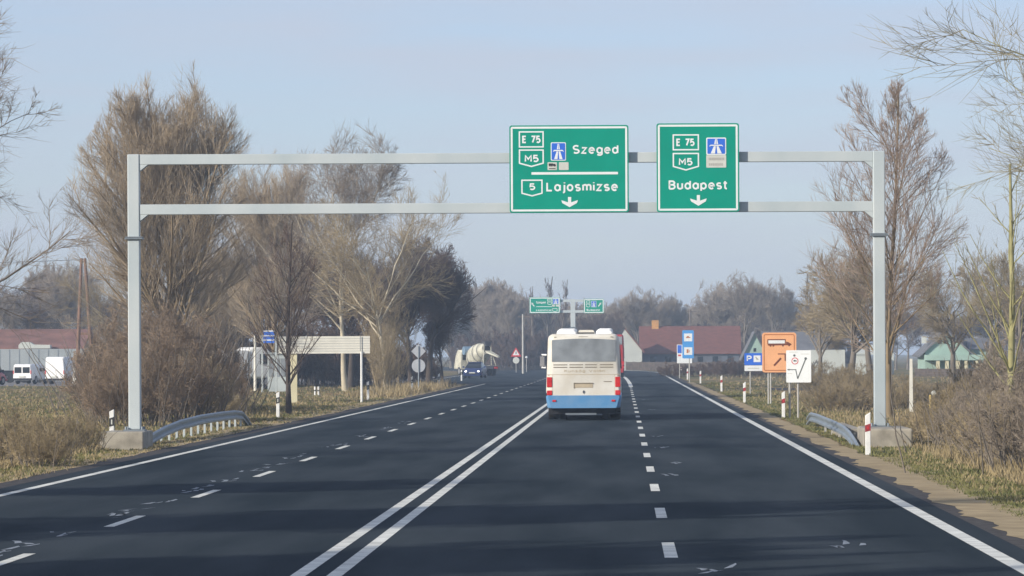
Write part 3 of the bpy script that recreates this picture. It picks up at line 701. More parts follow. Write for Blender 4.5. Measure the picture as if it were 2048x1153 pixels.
# ------------------------------------------------------------------ the near sign gantry
DG = 107.0; SG = F / DG
gl, gr = P(267.5, 306, DG), P(1757, 299, DG)
XL, XR, ZT = gl.x, gr.x, 7.22
g = thing('sign_gantry', ((XL + XR) / 2, DG, 0), 'pale grey steel gantry spanning the whole road and carrying two green signs', 'gantry')
hw = .145
for X, s in ((XL, 1), (XR, -1)):
    mb = MB(); mb.box((X - hw, DG - .14, .46), (X + hw, DG + .14, ZT)); p = mb.build('post', M['galv'], g, True, bevel=.02)
    z = HC + (705 - 473) / SG
    mb = MB(); mb.box((X - hw - .07, DG - .21, z - .02), (X + hw + .07, DG + .21, z + .012)); mb.box((X - hw - .06, DG - .20, z + .02), (X + hw + .06, DG + .20, z + .045))
    mb.build('collar', M['galv_dark'], p, True)
    mb = MB(); mb.box((X - .26, DG - .26, .42), (X + .26, DG + .26, .46))
    for bx in (-.2, .2):
        for by in (-.2, .2): mb.tube([(X + bx, DG + by, .46), (X + bx, DG + by, .53)], .03, 6)
    mb.build('base_plate', M['galv_dark'], p, True)
x0 = XL - .72; mb = MB(); mb.box((x0, DG - 1.2, -.1), (XL + .33, DG + 1.0, .42)); mb.build('footing', M['concrete'], g, True, bevel=.03)
mb = MB(); mb.box((XR - .5, DG - 2.6, -.1), (XR + .64, DG + 1.0, .44)); mb.build('footing', M['concrete'], g, True, bevel=.05)
for zc in (7.22 - .13, HC + (705 - 415.5) / SG):
    mb = MB(); mb.box((XL + hw, DG - .115, zc - .125), (XR - hw, DG + .115, zc + .125))
    for X, s in ((XL + hw, 1), (XR - hw, -1)):      # little gussets in the corners
        mb.prism([(X, zc - .125), (X + s * .22, zc - .125), (X, zc - .30)], 'y', DG - .112, DG + .112)
    mb.build('beam', M['galv'], g, True, bevel=.012)

def rounded(x0, x1, z0, z1, r, n=5):
    pts = []
    for cx, cz, a0 in ((x1 - r, z0 + r, -90), (x1 - r, z1 - r, 0), (x0 + r, z1 - r, 90), (x0 + r, z0 + r, 180)):
        for k in range(n + 1): pts.append((cx + r * math.cos(RAD(a0 + 90*k/n)), cz + r * math.sin(RAD(a0 + 90*k/n))))
    return pts
def outline(mb, poly, wd, y0, y1):
    """closed band of width wd just inside a polygon"""
    pts = [Vector(p) for p in poly]; n = len(pts); cen = sum(pts, Vector((0, 0))) / n; inner = []
    area = sum(pts[i].x * pts[(i+1) % n].y - pts[(i+1) % n].x * pts[i].y for i in range(n)); sg = 1 if area > 0 else -1
    for i in range(n):
        a = (pts[i] - pts[i-1]).normalized(); b = (pts[(i+1) % n] - pts[i]).normalized()
        na, nb = Vector((-a.y, a.x)) * sg, Vector((-b.y, b.x)) * sg
        m_ = (na + nb); m_ = m_ / max(m_.length_squared / 2, .2)
        inner.append(pts[i] + m_ * wd)
    R = lambda q, y: [(p.x, y, p.y) for p in q]
    rings = [R(pts, y1), R(pts, y0), R(inner, y0), R(inner, y1), R(pts, y1)]
    return mb.ring(rings, caps=False)

YB = -.03                                  # front face of a panel, in its own frame
class Sign:
    """a flat sign whose features are given in pixels of an enlarged crop of the photograph and kept as metres"""
    def __init__(s, name, label, cat, box, d, scale, org, group=None, rz=0.0):
        s.k, s.o, s.d = scale, org, d
        s.c = (org[0] + (box[0] + box[2]) / 2 / scale, org[1] + (box[1] + box[3]) / 2 / scale)
        s.t = thing(name, P(s.c[0], s.c[1], d), label, cat, group, rz)
        s.box = box
    def __call__(s, x, y):
        px, py = s.o[0] + x / s.k, s.o[1] + y / s.k
        return ((px - s.c[0]) * s.d / F, -(py - s.c[1]) * s.d / F)
    def rect(s, b):
        (x0, z1), (x1, z0) = s(b[0], b[1]), s(b[2], b[3]); return x0, x1, z0, z1
    def L(s, n): return n / s.k * s.d / F
    def text(s, string, x0, x1, ytop, ybase, m=None, parent=None, bold=.022, lvl=1):
        a, zb = s(x0, ybase); b, zt = s(x1, ytop)
        return text(string, a, b, zb, zt - zb, YB - .006 * lvl, m or M['white'], parent or s.t, bold=bold)

def motorway(s, b, parent):
    x0, x1, z0, z1 = s.rect(b); w_, h_ = x1 - x0, z1 - z0
    mb = MB(); mb.prism(rounded(x0, x1, z0, z1, .03), 'y', YB - .006, YB - .001); o = mb.build('motorway_symbol', M['white'], parent)
    i = w_ * .055; mb = MB(); mb.prism(rounded(x0 + i, x1 - i, z0 + i, z1 - i, .02), 'y', YB - .010, YB - .006); mb.build('blue_field', M['blue'], o)
    q = lambda u, v: (x0 + u * w_, z0 + v * h_)
    mb = MB(); y0, y1 = YB - .014, YB - .010
    mb.prism([q(.22, .08), q(.44, .08), q(.48, .50), q(.38, .50)], 'y', y0, y1); mb.prism([q(.56, .08), q(.78, .08), q(.62, .50), q(.52, .50)], 'y', y0, y1)
    mb.prism([q(.40, .62), q(.485, .62), q(.49, .92), q(.455, .92)], 'y', y0, y1); mb.prism([q(.515, .62), q(.60, .62), q(.545, .92), q(.51, .92)], 'y', y0, y1)
    mb.prism([q(.16, .47), q(.22, .52), q(.78, .52), q(.84, .47), q(.84, .52), q(.78, .585), q(.22, .585), q(.16, .52)], 'y', YB - .018, YB - .014)
    mb.build('road_pictogram', M['white'], o)
def sign_panel(s, inset, wd, r=.06):
    x0, x1, z0, z1 = s.rect(s.box); mb = MB(); mb.prism(rounded(x0, x1, z0, z1, r), 'y', YB, .0); p = mb.build('panel', M['green'], s.t, bevel=.004)
    i = s.L(inset); mb = MB(); outline(mb, rounded(x0 + i, x1 - i, z0 + i, z1 - i, r * .7), s.L(wd), YB - .004, YB); mb.build('border', M['white'], s.t)
    mb = MB()                             # stiffening rails and clamps behind
    for f in (.18, .8):
        z = z0 + (z1 - z0) * f; mb.box((x0 + .05, 0, z - .04), (x1 - .05, .06, z + .04))
    for f in (.12, .88):
        x = x0 + (x1 - x0) * f; mb.box((x - .03, .06, z0 + .05), (x + .03, .11, z1 - .05))
    mb.build('bracket', M['galv_dark'], s.t)
def frame(s, poly, wd, name='route_shield'):
    mb = MB(); outline(mb, [s(*p) for p in poly], s.L(wd), YB - .005, YB); return mb.build(name, M['white'], s.t)
def down_arrow(s, cx, top, mid, bot, hw, sw):
    pts = [(cx - sw, top), (cx + sw, top), (cx + sw, mid + (bot - mid) * .28), (cx + hw, mid - 2), (cx + hw - 8, mid + (bot - mid) * .38), (cx, bot), (cx - hw + 8, mid + (bot - mid) * .38), (cx - hw, mid - 2), (cx - sw, mid + (bot - mid) * .28)]
    mb = MB(); mb.prism([s(*p) for p in pts], 'y', YB - .005, YB); mb.build('down_arrow', M['white'], s.t)

DS = DG - .26; K6, O6 = 4.096, (1000, 230)
s1 = Sign('direction_sign', 'wide green overhead sign reading Szeged and Lajosmizse', 'road sign', (78, 86, 1054, 802), DS, K6, O6, 'green signs on the near gantry')
sign_panel(s1, 11, 16)
sh = frame(s1, [(155, 134), (360, 134), (360, 268), (155, 268)], 11); s1.text('E 75', 184, 333, 170, 232, parent=sh, bold=.03)
sh = frame(s1, [(155, 283), (360, 283), (360, 400), (258, 428), (155, 400)], 11); s1.text('M5', 202, 318, 327, 388, parent=sh, bold=.03)
motorway(s1, (417, 226, 541, 376), s1.t)
for b in ((390, 389, 467, 453), (483, 389, 562, 453)):
    x0, x1, z0, z1 = s1.rect(b); mb = MB(); mb.prism(rounded(x0, x1, z0, z1, .015), 'y', YB - .006, YB - .001); pl = mb.build('plate', M['plate'], s1.t)
    if b[0] == 390:
        mb = MB(); q = lambda u, v: (x0 + u * (x1 - x0), z0 + v * (z1 - z0))
        mb.prism([q(.12, .55), q(.58, .55), q(.58, .85), q(.12, .85)], 'y', YB - .01, YB - .006); mb.prism([q(.6, .5), q(.88, .5), q(.88, .66), q(.78, .8), q(.6, .8)], 'y', YB - .01, YB - .006)
        for u in (.25, .45, .75): mb.disc(q(u, .5), .012, 'y', YB - .012, YB - .006, 10)
        mb.prism([q(.15, .14), q(.85, .14), q(.85, .24), q(.15, .24)], 'y', YB - .01, YB - .006)
        mb.build('lorry_pictogram', M['black'], pl)
s1.text('Szeged', 595, 972, 248, 322, bold=.026)
x0, x1, z0, z1 = s1.rect((258, 470, 966, 490)); mb = MB(); mb.box((x0, YB - .005, z0), (x1, YB, z1)); mb.build('divider', M['white'], s1.t)
sh = frame(s1, [(174, 530), (349, 530), (349, 646), (262, 669), (174, 646)], 11); s1.text('5', 238, 290, 560, 617, parent=sh, bold=.03)
s1.text('Lajosmizse', 378, 966, 550, 628, bold=.024)
down_arrow(s1, 569, 674, 702, 758, 68, 13)
s2 = Sign('direction_sign', 'narrow green overhead sign reading Budapest', 'road sign', (1283, 70, 1959, 796), DS, K6, O6, 'green signs on the near gantry')
sign_panel(s2, 11, 16)
sh = frame(s2, [(1415, 160), (1631, 160), (1631, 292), (1415, 292)], 11); s2.text('E 75', 1446, 1594, 195, 257, parent=sh, bold=.03)
sh = frame(s2, [(1415, 312), (1631, 312), (1631, 427), (1523, 458), (1415, 427)], 11); s2.text('M5', 1464, 1578, 355, 416, parent=sh, bold=.03)
motorway(s2, (1690, 188, 1853, 330), s2.t)
x0, x1, z0, z1 = s2.rect((1690, 332, 1853, 434)); mb = MB(); mb.prism(rounded(x0, x1, z0, z1, .015), 'y', YB - .006, YB - .001); pl = mb.build('plate', M['plate'], s2.t)
mb = MB(); r_ = random.Random(3)
for v0 in (.60, .16):
    u = .12
    while u < .85:
        wq = r_.uniform(.06, .11); mb.box((x0 + u*(x1-x0), YB - .01, z0 + v0*(z1-z0)), (x0 + (u+wq*.75)*(x1-x0), YB - .006, z0 + (v0+.2)*(z1-z0))); u += wq
mb.build('small_print', M['post'], pl)
s2.text('Budapest', 1380, 1868, 537, 613, bold=.024)
down_arrow(s2, 1624, 658, 688, 746, 68, 13)

# ------------------------------------------------------------------ the far T-shaped gantry
DF = 440.0; SF = F / DF
px = P(1146, 620, DF)
t = thing('sign_mast', (px.x, DF, 0), 'grey T-shaped sign mast beyond the bus carrying two small green signs', 'gantry')
mb = MB(); mb.box((px.x - .24, DF - .2, 0), (px.x + .24, DF + .2, topz(598, DF))); po = mb.build('post', M['galv'], t, True, bevel=.03)
zc = topz(655, DF); mb = MB(); mb.box((px.x - .32, DF - .3, zc - .06), (px.x + .32, DF + .3, zc + .06)); mb.build('collar', M['galv_dark'], po, True)
for py in (601.5, 623):
    z = topz(py, DF); mb = MB(); mb.box((xat(1110, DF), DF - .16, z - .13), (xat(1180, DF), DF - .205, z + .13)); mb.build('beam', M['galv'], t, True)
mb = MB(); mb.disc((px.x, DF), 1.1, 'z', -.005, .14, 24, 9); o = mb.build('traffic_island', M['concrete']); tag(o, kind='structure')
K5, O5 = 7.877, (1010, 580)
s3 = Sign('direction_sign', 'small far green sign with white arrow pointing up-left, on the mast beyond the bus', 'road sign', (385, 118, 868, 370), DF - .4, K5, O5)
sign_panel(s3, 6, 14, .08)
s3.text('Szeged', 490, 640, 182, 216, bold=.03); s3.text('Lajosmizse', 490, 735, 304, 334, bold=.03)
x0, x1, z0, z1 = s3.rect((490, 262, 740, 270)); mb = MB(); mb.box((x0, YB - .005, z0), (x1, YB, z1)); mb.build('divider', M['white'], s3.t)
frame(s3, [(668, 145), (740, 145), (740, 180), (668, 180)], 7); frame(s3, [(668, 190), (740, 190), (740, 225), (704, 238), (668, 225)], 7); frame(s3, [(745, 295), (825, 295), (825, 335), (785, 348), (745, 335)], 7)
motorway(s3, (752, 142, 846, 228), s3.t)
mb = MB()
for b in ((740, 236, 785, 266), (800, 236, 850, 266)):
    x0, x1, z0, z1 = s3.rect(b); mb.box((x0, YB - .006, z0), (x1, YB, z1))
mb.build('plate', M['plate'], s3.t)
mb = MB(); mb.bar(s3(462, 262), s3(428, 218), s3.L(14), 'y', YB - .005, YB); mb.prism([s3(416, 200), s3(450, 214), s3(422, 240)], 'y', YB - .005, YB); mb.build('arrow', M['white'], s3.t)
s4 = Sign('direction_sign', 'small far green sign reading Budapest with arrow pointing up-right, on the mast beyond the bus', 'road sign', (1240, 142, 1560, 370), DF - .4, K5, O5)
sign_panel(s4, 6, 14, .08)
s4.text('Budapest', 1285, 1500, 302, 334, bold=.03)
frame(s4, [(1280, 172), (1340, 172), (1340, 212), (1280, 212)], 7); frame(s4, [(1280, 222), (1340, 222), (1340, 262), (1310, 278), (1280, 262)], 7)
motorway(s4, (1358, 176, 1440, 274), s4.t)
mb = MB(); mb.bar(s4(1470, 262), s4(1506, 218), s4.L(14), 'y', YB - .005, YB); mb.prism([s4(1518, 200), s4(1484, 214), s4(1512, 240)], 'y', YB - .005, YB); mb.build('arrow', M['white'], s4.t)

# ------------------------------------------------------------------ road signs on the right
def sign_post(parent, x, y, ztop, m='post', r=.035, name='post'):
    mb = MB(); mb.tube([(x, y, -.02), (x, y, ztop)], r, 8); return mb.build(name, M[m], parent, True, smooth=True)
K7, O7 = 8.87, (1470, 650)
D1 = 192.0
so_ = Sign('diversion_sign', 'tall orange lorry diversion sign with brown arrow, behind the white map sign', 'road sign', (480, 138, 1088, 845), D1, K7, O7)
x0, x1, z0, z1 = so_.rect(so_.box); mb = MB(); mb.prism(rounded(x0, x1, z0, z1, .12), 'y', YB, 0); mb.build('panel', M['orange'], so_.t)
i = so_.L(28); mb = MB(); outline(mb, rounded(x0 + i, x1 - i, z0 + i, z1 - i, .09), so_.L(16), YB - .004, YB); M['brownline'] = mat('brown_line', (0.42, 0.14, 0.04)); mb.build('border', M['brownline'], so_.t)
mb = MB(); a0, a1, b0, b1 = so_.rect((575, 255, 900, 348)); mb.box((a0, YB - .004, b0), (a1, YB, b1))
mb.prism([so_(*p) for p in ((905, 300), (945, 308), (1000, 342), (1000, 362), (585, 368), (585, 346), (905, 346))], 'y', YB - .005, YB)
for cx, cy in ((630, 372), (680, 372), (850, 370), (960, 366)): mb.disc(so_(cx, cy), so_.L(17), 'y', YB - .006, YB, 12)
lp = mb.build('lorry_pictogram', M['brown'], so_.t)
mb = MB(); a0, a1, b0, b1 = so_.rect((592, 275, 884, 332)); mb.box((a0, YB - .008, b0), (a1, YB - .004, b1)); mb.build('white_box', M['white'], lp)
mb = MB(); mb.bar(so_(690, 725), so_(815, 592), so_.L(34), 'y', YB - .005, YB); mb.bar(so_(760, 518), so_(905, 518), so_.L(18), 'y', YB - .005, YB); mb.bar(so_(890, 512), so_(890, 640), so_.L(22), 'y', YB - .0052, YB - .0002)
mb.build('arrow', M['brown'], so_.t)
for cx in (590, 632): sign_post(so_.t, so_.t.location.x + so_(cx, 0)[0], D1 + .06, so_.t.location.z + z1 - .1)
D2 = 151.0
sw = Sign('map_sign', 'white sign with a black junction map, in front of the orange sign', 'road sign', (908, 452, 1352, 1024), D2, K7, O7, rz=RAD(-8))
x0, x1, z0, z1 = sw.rect(sw.box); mb = MB(); mb.prism(rounded(x0, x1, z0, z1, .03), 'y', YB, 0); mb.build('panel', M['white'], sw.t)
mb = MB(); cx, cz = sw(1065, 642); mb.disc((cx, cz), sw.L(62), 'y', YB - .003, YB, 24); rg = mb.build('prohibition_ring', M['red'], sw.t)
mb = MB(); mb.disc((cx, cz), sw.L(48), 'y', YB - .005, YB - .003, 24); mb.build('white_disc', M['white'], rg)
mb = MB(); a0, a1, b0, b1 = sw.rect((1040, 625, 1075, 652)); mb.box((a0, YB - .008, b0), (a1, YB - .005, b1)); a0, a1, b0, b1 = sw.rect((1078, 632, 1095, 652)); mb.box((a0, YB - .008, b0), (a1, YB - .005, b1)); mb.build('lorry_pictogram', M['black'], rg)
M['mapgrey'] = mat('map_grey', (0.10, 0.11, 0.10), .6)
mb = MB(); mb.bar(sw(1110, 960), sw(1255, 610), sw.L(20), 'y', YB - .004, YB); mb.bar(sw(1110, 950), sw(1080, 800), sw.L(16), 'y', YB - .0044, YB - .0002); mb.bar(sw(1088, 796), sw(930, 796), sw.L(15), 'y', YB - .0048, YB - .0004)
mb.disc(sw(1256, 600), sw.L(24), 'y', YB - .005, YB, 14); mb.disc(sw(1055, 545), sw.L(21), 'y', YB - .005, YB, 14)
mb.prism([sw(925, 796), sw(965, 778), sw(965, 814)], 'y', YB - .0055, YB)
mb.build('route_map', M['mapgrey'], sw.t)
for b in ((965, 478, 1110, 490), (1170, 515, 1320, 526), (930, 860, 1015, 870)):
    a0, a1, b0, b1 = sw.rect(b); mb = MB(); mb.box((a0, YB - .003, b0), (a1, YB, b1)); mb.build('small_print', M['plate'], sw.t)
for cx, yy in ((960, .1), (1112, .06)): sign_post(sw.t, sw.t.location.x + sw(cx, 0)[0], D2 + yy + .03, sw.t.location.z + z1 - .05)
D3 = 236.0
sp = Sign('parking_sign', 'low wide blue parking sign left of the orange sign', 'road sign', (165, 503, 500, 820), D3, K7, O7)
x0, x1, z0, z1 = sp.rect((165, 503, 500, 716)); mb = MB(); mb.prism(rounded(x0, x1, z0, z1, .05), 'y', YB, 0); mb.build('panel', M['blue'], sp.t)
sp.text('P', 205, 300, 545, 652, bold=.03)
a0, a1, b0, b1 = sp.rect((330, 545, 452, 662)); mb = MB(); mb.box((a0, YB - .004, b0), (a1, YB, b1)); ic = mb.build('white_square', M['white'], sp.t)
mb = MB(); mb.bar((a0 + .1, b1 - .08), (a1 - .12, b0 + .12), .06, 'y', YB - .008, YB - .004); mb.bar((a0 + .12, b0 + .16), (a1 - .16, b0 + .16), .05, 'y', YB - .0084, YB - .0042); mb.build('picnic_pictogram', M['post'], ic)
a0, a1, b0, b1 = sp.rect((168, 722, 500, 820)); mb = MB(); mb.box((a0, YB, b0), (a1, 0, b1)); pl = mb.build('plate', M['white'], sp.t)
a0, a1, b0, b1 = sp.rect((225, 762, 430, 785)); mb = MB(); mb.box((a0, YB - .004, b0), (a1, YB, b1)); mb.build('small_print', M['plate'], pl)
for cx in (270, 590 * 0 + 455): sign_post(sp.t, sp.t.location.x + sp(cx, 0)[0], D3 + .06, sp.t.location.z + z1 - .1) if cx == 270 else None
D4 = 330.0; K8, O8 = 10.49, (1340, 640)
sb = Sign('service_sign', 'tall narrow light blue services sign with two white pictogram squares', 'road sign', (258, 220, 498, 812), D4, K8, O8)
x0, x1, z0, z1 = sb.rect(sb.box); mb = MB(); mb.prism(rounded(x0, x1, z0, z1, .08), 'y', YB, 0); mb.build('panel', M['lblue'], sb.t)
for b in ((295, 288, 466, 452), (295, 578, 466, 738)):
    a0, a1, b0, b1 = sb.rect(b); mb = MB(); mb.box((a0, YB - .004, b0), (a1, YB, b1)); ic = mb.build('white_square', M['white'], sb.t)
    cx, cz = (a0 + a1) / 2, (b0 + b1) / 2; mb = MB()
    if b[1] < 400: mb.box((cx - .16, YB - .008, cz - .05), (cx + .17, YB - .004, cz + .03)); mb.box((cx - .1, YB - .008, cz + .03), (cx + .05, YB - .004, cz + .1))
    else: mb.box((cx - .12, YB - .008, cz - .14), (cx + .02, YB - .004, cz + .14)); mb.box((cx + .05, YB - .008, cz - .1), (cx + .1, YB - .004, cz + .08))
    mb.build('pictogram', M['brownline'], ic)
sign_post(sb.t, sb.t.location.x + .1, D4 + .06, sb.t.location.z + z1 - .1)
D5 = 382.0
sc_ = Sign('information_board', 'blue and white information board standing behind the light blue services sign', 'road sign', (145, 520, 462, 912), D5, K8, O8)
x0, x1, z0, z1 = sc_.rect(sc_.box); mb = MB(); mb.box((x0, YB, z0), (x1, 0, z1)); mb.build('panel', M['white'], sc_.t)
a0, a1, b0, b1 = sc_.rect((158, 532, 245, 700)); mb = MB(); mb.box((a0, YB - .004, b0), (a1, YB, b1)); mb.build('blue_field', M['blue'], sc_.t)
a0, a1, b0, b1 = sc_.rect((170, 730, 230, 765)); mb = MB(); mb.box((a0, YB - .004, b0), (a1, YB, b1)); mb.build('red_mark', M['red'], sc_.t)
for cx in (200, 400): sign_post(sc_.t, sc_.t.location.x + sc_(cx, 0)[0], D5 + .06, sc_.t.location.z + z1 - .1)

# signs on the left
d = 250.0; a = P(837, 703, d)
t = thing('priority_sign', (a.x, d, 0), 'diamond and round signs seen from behind on one post, left verge', 'road sign')
mb = MB(); r_ = .42; mb.prism([(a.x, a.z - r_), (a.x + r_, a.z), (a.x, a.z + r_), (a.x - r_, a.z)], 'y', d - .02, d); mb.build('diamond_panel', M['signback'], t, True)
b = P(837, 732, d); mb = MB(); mb.disc((b.x, b.z), .39, 'y', d - .02, d, 24); mb.build('round_panel', M['signback'], t, True)
mb = MB(); mb.tube([(a.x, d - .06, -.02), (a.x, d - .06, a.z + .3)], .035, 8); mb.build('post', M['galv_dark'], t, True, smooth=True)
d = 505.0; a = P(1032, 706, d)
t = thing('warning_sign', (a.x, d, 0), 'red-edged triangular warning sign with a white plate at the far bend', 'road sign')
tri = lambda s_: [(a.x - .62*s_, a.z - .45*s_), (a.x + .62*s_, a.z - .45*s_), (a.x, a.z + .62*s_)]
mb = MB(); mb.prism(tri(1), 'y', d - .02, d); pn = mb.build('triangle_panel', M['red'], t, True)
mb = MB(); mb.prism(tri(.62), 'y', d - .028, d - .02); mb.build('white_field', M['white'], pn, True)
mb = MB(); mb.box((a.x - .05, d - .034, a.z - .15), (a.x + .05, d - .028, a.z + .16)); mb.build('pictogram', M['black'], pn, True)
mb = MB(); mb.disc((a.x, a.z - .88), .38, 'y', d - .02, d, 18); mb.build('round_panel', M['plate'], t, True)
sign_post(t, a.x, d + .05, a.z + .3)

# slatted board seen from behind, with its two posts
d = 206.0; x0, x1 = xat(557, d), xat(740, d); z1_, z0_ = topz(670, d) , topz(705, d)
t = thing('slatted_board', ((x0 + x1) / 2, d, 0), 'long cream slatted board raised on posts on the left verge', 'board')
mb = MB(); n = 7; h = (z1_ - z0_) / n
for k in range(n): mb.box((x0, d - .02, z0_ + k * h + .006), (x1, d + .02, z0_ + (k + 1) * h - .006))
mb.build('slat_panel', M['slat'], t, True)
mb = MB(); mb.box((x0 + .05, d + .022, z0_ + .02), (x1 - .05, d + .05, z1_ - .02)); mb.build('backing', M['galv_dark'], t, True)
xp = xat(723, d); mb = MB(); mb.tube([(xp, d - .075, -.02), (xp, d - .075, z0_ + .1)], .055, 8); mb.build('post', M['postwhite'], t, True, smooth=True)
xq = xat(587, d); mb = MB(); mb.box((xq - .16, d + .06, -.02), (xq + .16, d + .2, z0_ + .1)); mb.build('post', M['plaster_yellow'], t, True)
mb = MB(); mb.tube([(xp - .05, d - .09, z0_ + .1), (xp - .05, d - .09, z1_)], .02, 6); mb.build('strut', M['galv_dark'], t, True)
# blue pylon sign beside it and a glazed kiosk behind
d = 262.0; a = P(538, 674, d)
t = thing('pylon_sign', (a.x, d, 0), 'small blue and white striped board on a grey pylon left of the slatted board', 'sign')
mb = MB(); mb.box((a.x - .33, d - .08, a.z - .38), (a.x + .33, d + .04, a.z + .38)); bp = mb.build('panel', M['blue'], t, True)
mb = MB()
for f in (.34, .06, -.2): mb.box((a.x - .33, d - .088, a.z + f - .035), (a.x + .33, d - .08, a.z + f + .035))
mb.build('stripe', M['white'], bp, True)
for dx in (-.42, .42):
    mb = MB(); mb.box((a.x + dx - .06, d - .06, -.02), (a.x + dx + .06, d + .06, a.z + .1)); mb.build('post', M['cladding'], t, True)
d = 268.0; x0, x1 = xat(535, d), xat(572, d); zt = topz(706, d)
t = thing('kiosk', ((x0 + x1) / 2, d + 1, 0), 'grey glazed kiosk beneath the striped pylon board', 'kiosk')
mb = MB(); mb.box((x0, d, -.02), (x1, d + 2, zt)); mb.build('wall', M['cladding'], t, True)
mb = MB()
for k in range(3):
    xx = x0 + (x1 - x0) * (.06 + .32 * k); mb.box((xx, d - .03, .9), (xx + (x1 - x0) * .25, d - .002, zt - .25))
mb.build('window', M['bglass'], t, True)
mb = MB(); mb.box((x0 - .1, d - .1, zt), (x1 + .1, d + 2.1, zt + .12)); mb.build('roof', M['metalwall'], t, True)

# ------------------------------------------------------------------ guide posts
def guide_post(px, py, label, side):
    b = G(px, py); t = thing('guide_post', b, label, 'guide post', 'guide posts along the ' + side + ' verge')
    w0 = .058
    mb = MB(); mb.ring([[(-w0, -.05, -.05), (w0, -.05, -.05), (w0, .05, -.05), (-w0, .05, -.05)], [(-w0, -.05, .87), (w0, -.05, .93), (w0, .05, .93), (-w0, .05, .87)] if side == 'left' else [(-w0, -.05, .86), (w0, -.05, .93), (w0, .05, .93), (-w0, .05, .86)]])
    mb.build('body', M['postwhite'], t, bevel=.012)
    mb = MB(); z0_, z1_ = (.50, .72) if side == 'left' else (.50, .66)
    mb.ring([[(-w0 - .003, -.053, z0_ - .01), (w0 + .003, -.053, z0_ + .02), (w0 + .003, .053, z0_ + .02), (-w0 - .003, .053, z0_ - .01)], [(-w0 - .003, -.053, z1_ - .02), (w0 + .003, -.053, z1_ + .02), (w0 + .003, .053, z1_ + .02), (-w0 - .003, .053, z1_ - .02)]])
    bd = mb.build('band', M['black'] if side == 'left' else M['darkred'], t)
    mb = MB(); mb.box((-.016, -.058, z0_ + .05), (.016, -.053, z1_ - .05)); mb.build('reflector', M['plate'] if side == 'left' else M['red'], bd)
    return t
for px, py, lab in ((224, 893, 'white guide post with black band in front of the left concrete footing'), (556, 835, 'white guide post with black band before the slim young tree'), (736, 800, 'white guide post beside the slatted board post'),
                    (824, 784, 'white guide post left of the diamond sign'), (878, 775, 'thin white guide post right of the diamond sign'), (923, 762, 'small white guide post in front of the dark blue car')):
    guide_post(px, py, lab, 'left')
for px, py, lab in ((1736, 908, 'white guide post with red band in front of the right gantry footing'), (1567, 836, 'white guide post with dark band under the orange sign'), (1489, 805, 'white guide post under the blue parking sign'), (1443, 783, 'white guide post standing alone before the side track'),
                    (1401, 767, 'white guide post right of the services sign post'), (1375, 759, 'white guide post under the light blue services sign'), (1362, 748, 'white guide post under the information board'), (1291, 740, 'far white guide post beside the white gable end')):
    guide_post(px, py, lab, 'right')
for px, lab in ((630, 'left one of two short white stubs in the field under the slatted board'), (637, 'right one of two short white stubs in the field under the slatted board')):
    b = G(px, 790); t = thing('marker_stub', b, lab, 'marker post', 'white stubs in the field')
    mb = MB(); mb.tube([(0, 0, -.05), (0, 0, .46)], .05, 8); mb.build('body', M['postwhite'], t, smooth=True); mb = MB(); mb.tube([(0, 0, .2), (0, 0, .27)], .053, 8); mb.build('band', M['black'], t)
b = P(1822, 740, 165); t = thing('concrete_post', (b.x, 165, 0), 'thin pale concrete post standing in the dry bushes', 'post'); mb = MB(); mb.ring([[(-.07, -.06, 0), (.07, -.06, 0), (.07, .06, 0), (-.07, .06, 0)], [(-.05, -.05, 2.0), (.05, -.05, 2.0), (.05, .05, 2.0), (-.05, .05, 2.0)]]); mb.build('shaft', M['slat'], t)
b = P(1861, 838, 150); t = thing('marker_post', (b.x, 150, 0), 'short yellow marker post with a small round cap', 'marker post'); mb = MB(); mb.tube([(0, 0, 0), (0, 0, .78)], .045, 8); mb.build('shaft', M['yellow'], t, smooth=True)
mb = MB(); mb.disc((.12, .84), .09, 'y', -.03, .03, 12); mb.build('cap', M['plate'], t)

# ------------------------------------------------------------------ guardrails
def guardrail(pts, face, label, post_d, name='guardrail'):
    """pts: list of (x, y, ztop); face: +1 when the wave faces +X"""
    t = thing(name, (pts[0][0], pts[len(pts) // 2][1], 0), label, 'guardrail')
    prof = [(0, 0), (.045, -.03), (.045, -.085), (0, -.125), (0, -.165), (.045, -.205), (.045, -.26), (0, -.29), (-.012, -.28), (.03, -.25), (.03, -.215), (-.015, -.17), (-.015, -.12), (.03, -.08), (.03, -.04), (-.012, -.01)]
    rings = []
    for (x, y, z) in pts: rings.append([(x + face * p[0] * 1.3, y, max(z + p[1], -.25)) for p in prof])
    MB().ring(rings).build('rail', M['rail'], t, True, smooth=True)
    ys = [p[1] for p in pts]; zs = [p[2] for p in pts]; xs = [p[0] for p in pts]
    for y in post_d:
        x = float(np.interp(y, ys, xs)); z = float(np.interp(y, ys, zs)) - .05
        mb = MB(); x -= face * .10
        mb.box((x - .03, y - .035, -.05), (x + .03, y - .029, z)); mb.box((x - .03, y - .029, -.05), (x - .024, y + .035, z)); mb.box((x + .024, y - .029, -.05), (x + .03, y + .035, z))
        mb.box((x + face * .03, y - .03, z - .18), (x + face * .098, y + .03, z - .06)) if face > 0 else mb.box((x - .098, y - .03, z - .18), (x - .03, y + .03, z - .06))
        mb.build('rail_post', M['galv'] if face > 0 else M['post'], t, True)
    return t
pl = []
for (px, py) in ((272, 893), (290, 877), (308, 864), (330, 852), (360, 840), (400, 830), (440, 824), (470, 821), (484, 823), (494, 836), (503, 852)):
    X = -12.15; u, v = unroll(px, py); dd = F * X / u; pl.append((X, dd, HC - v * dd / F))
ya, yb = pl[3][1], pl[8][1]
guardrail(pl, 1, 'long steel guardrail bending down at both ends on the left verge', list(np.arange(ya, yb + 1, 2.0)))
pr_ = []
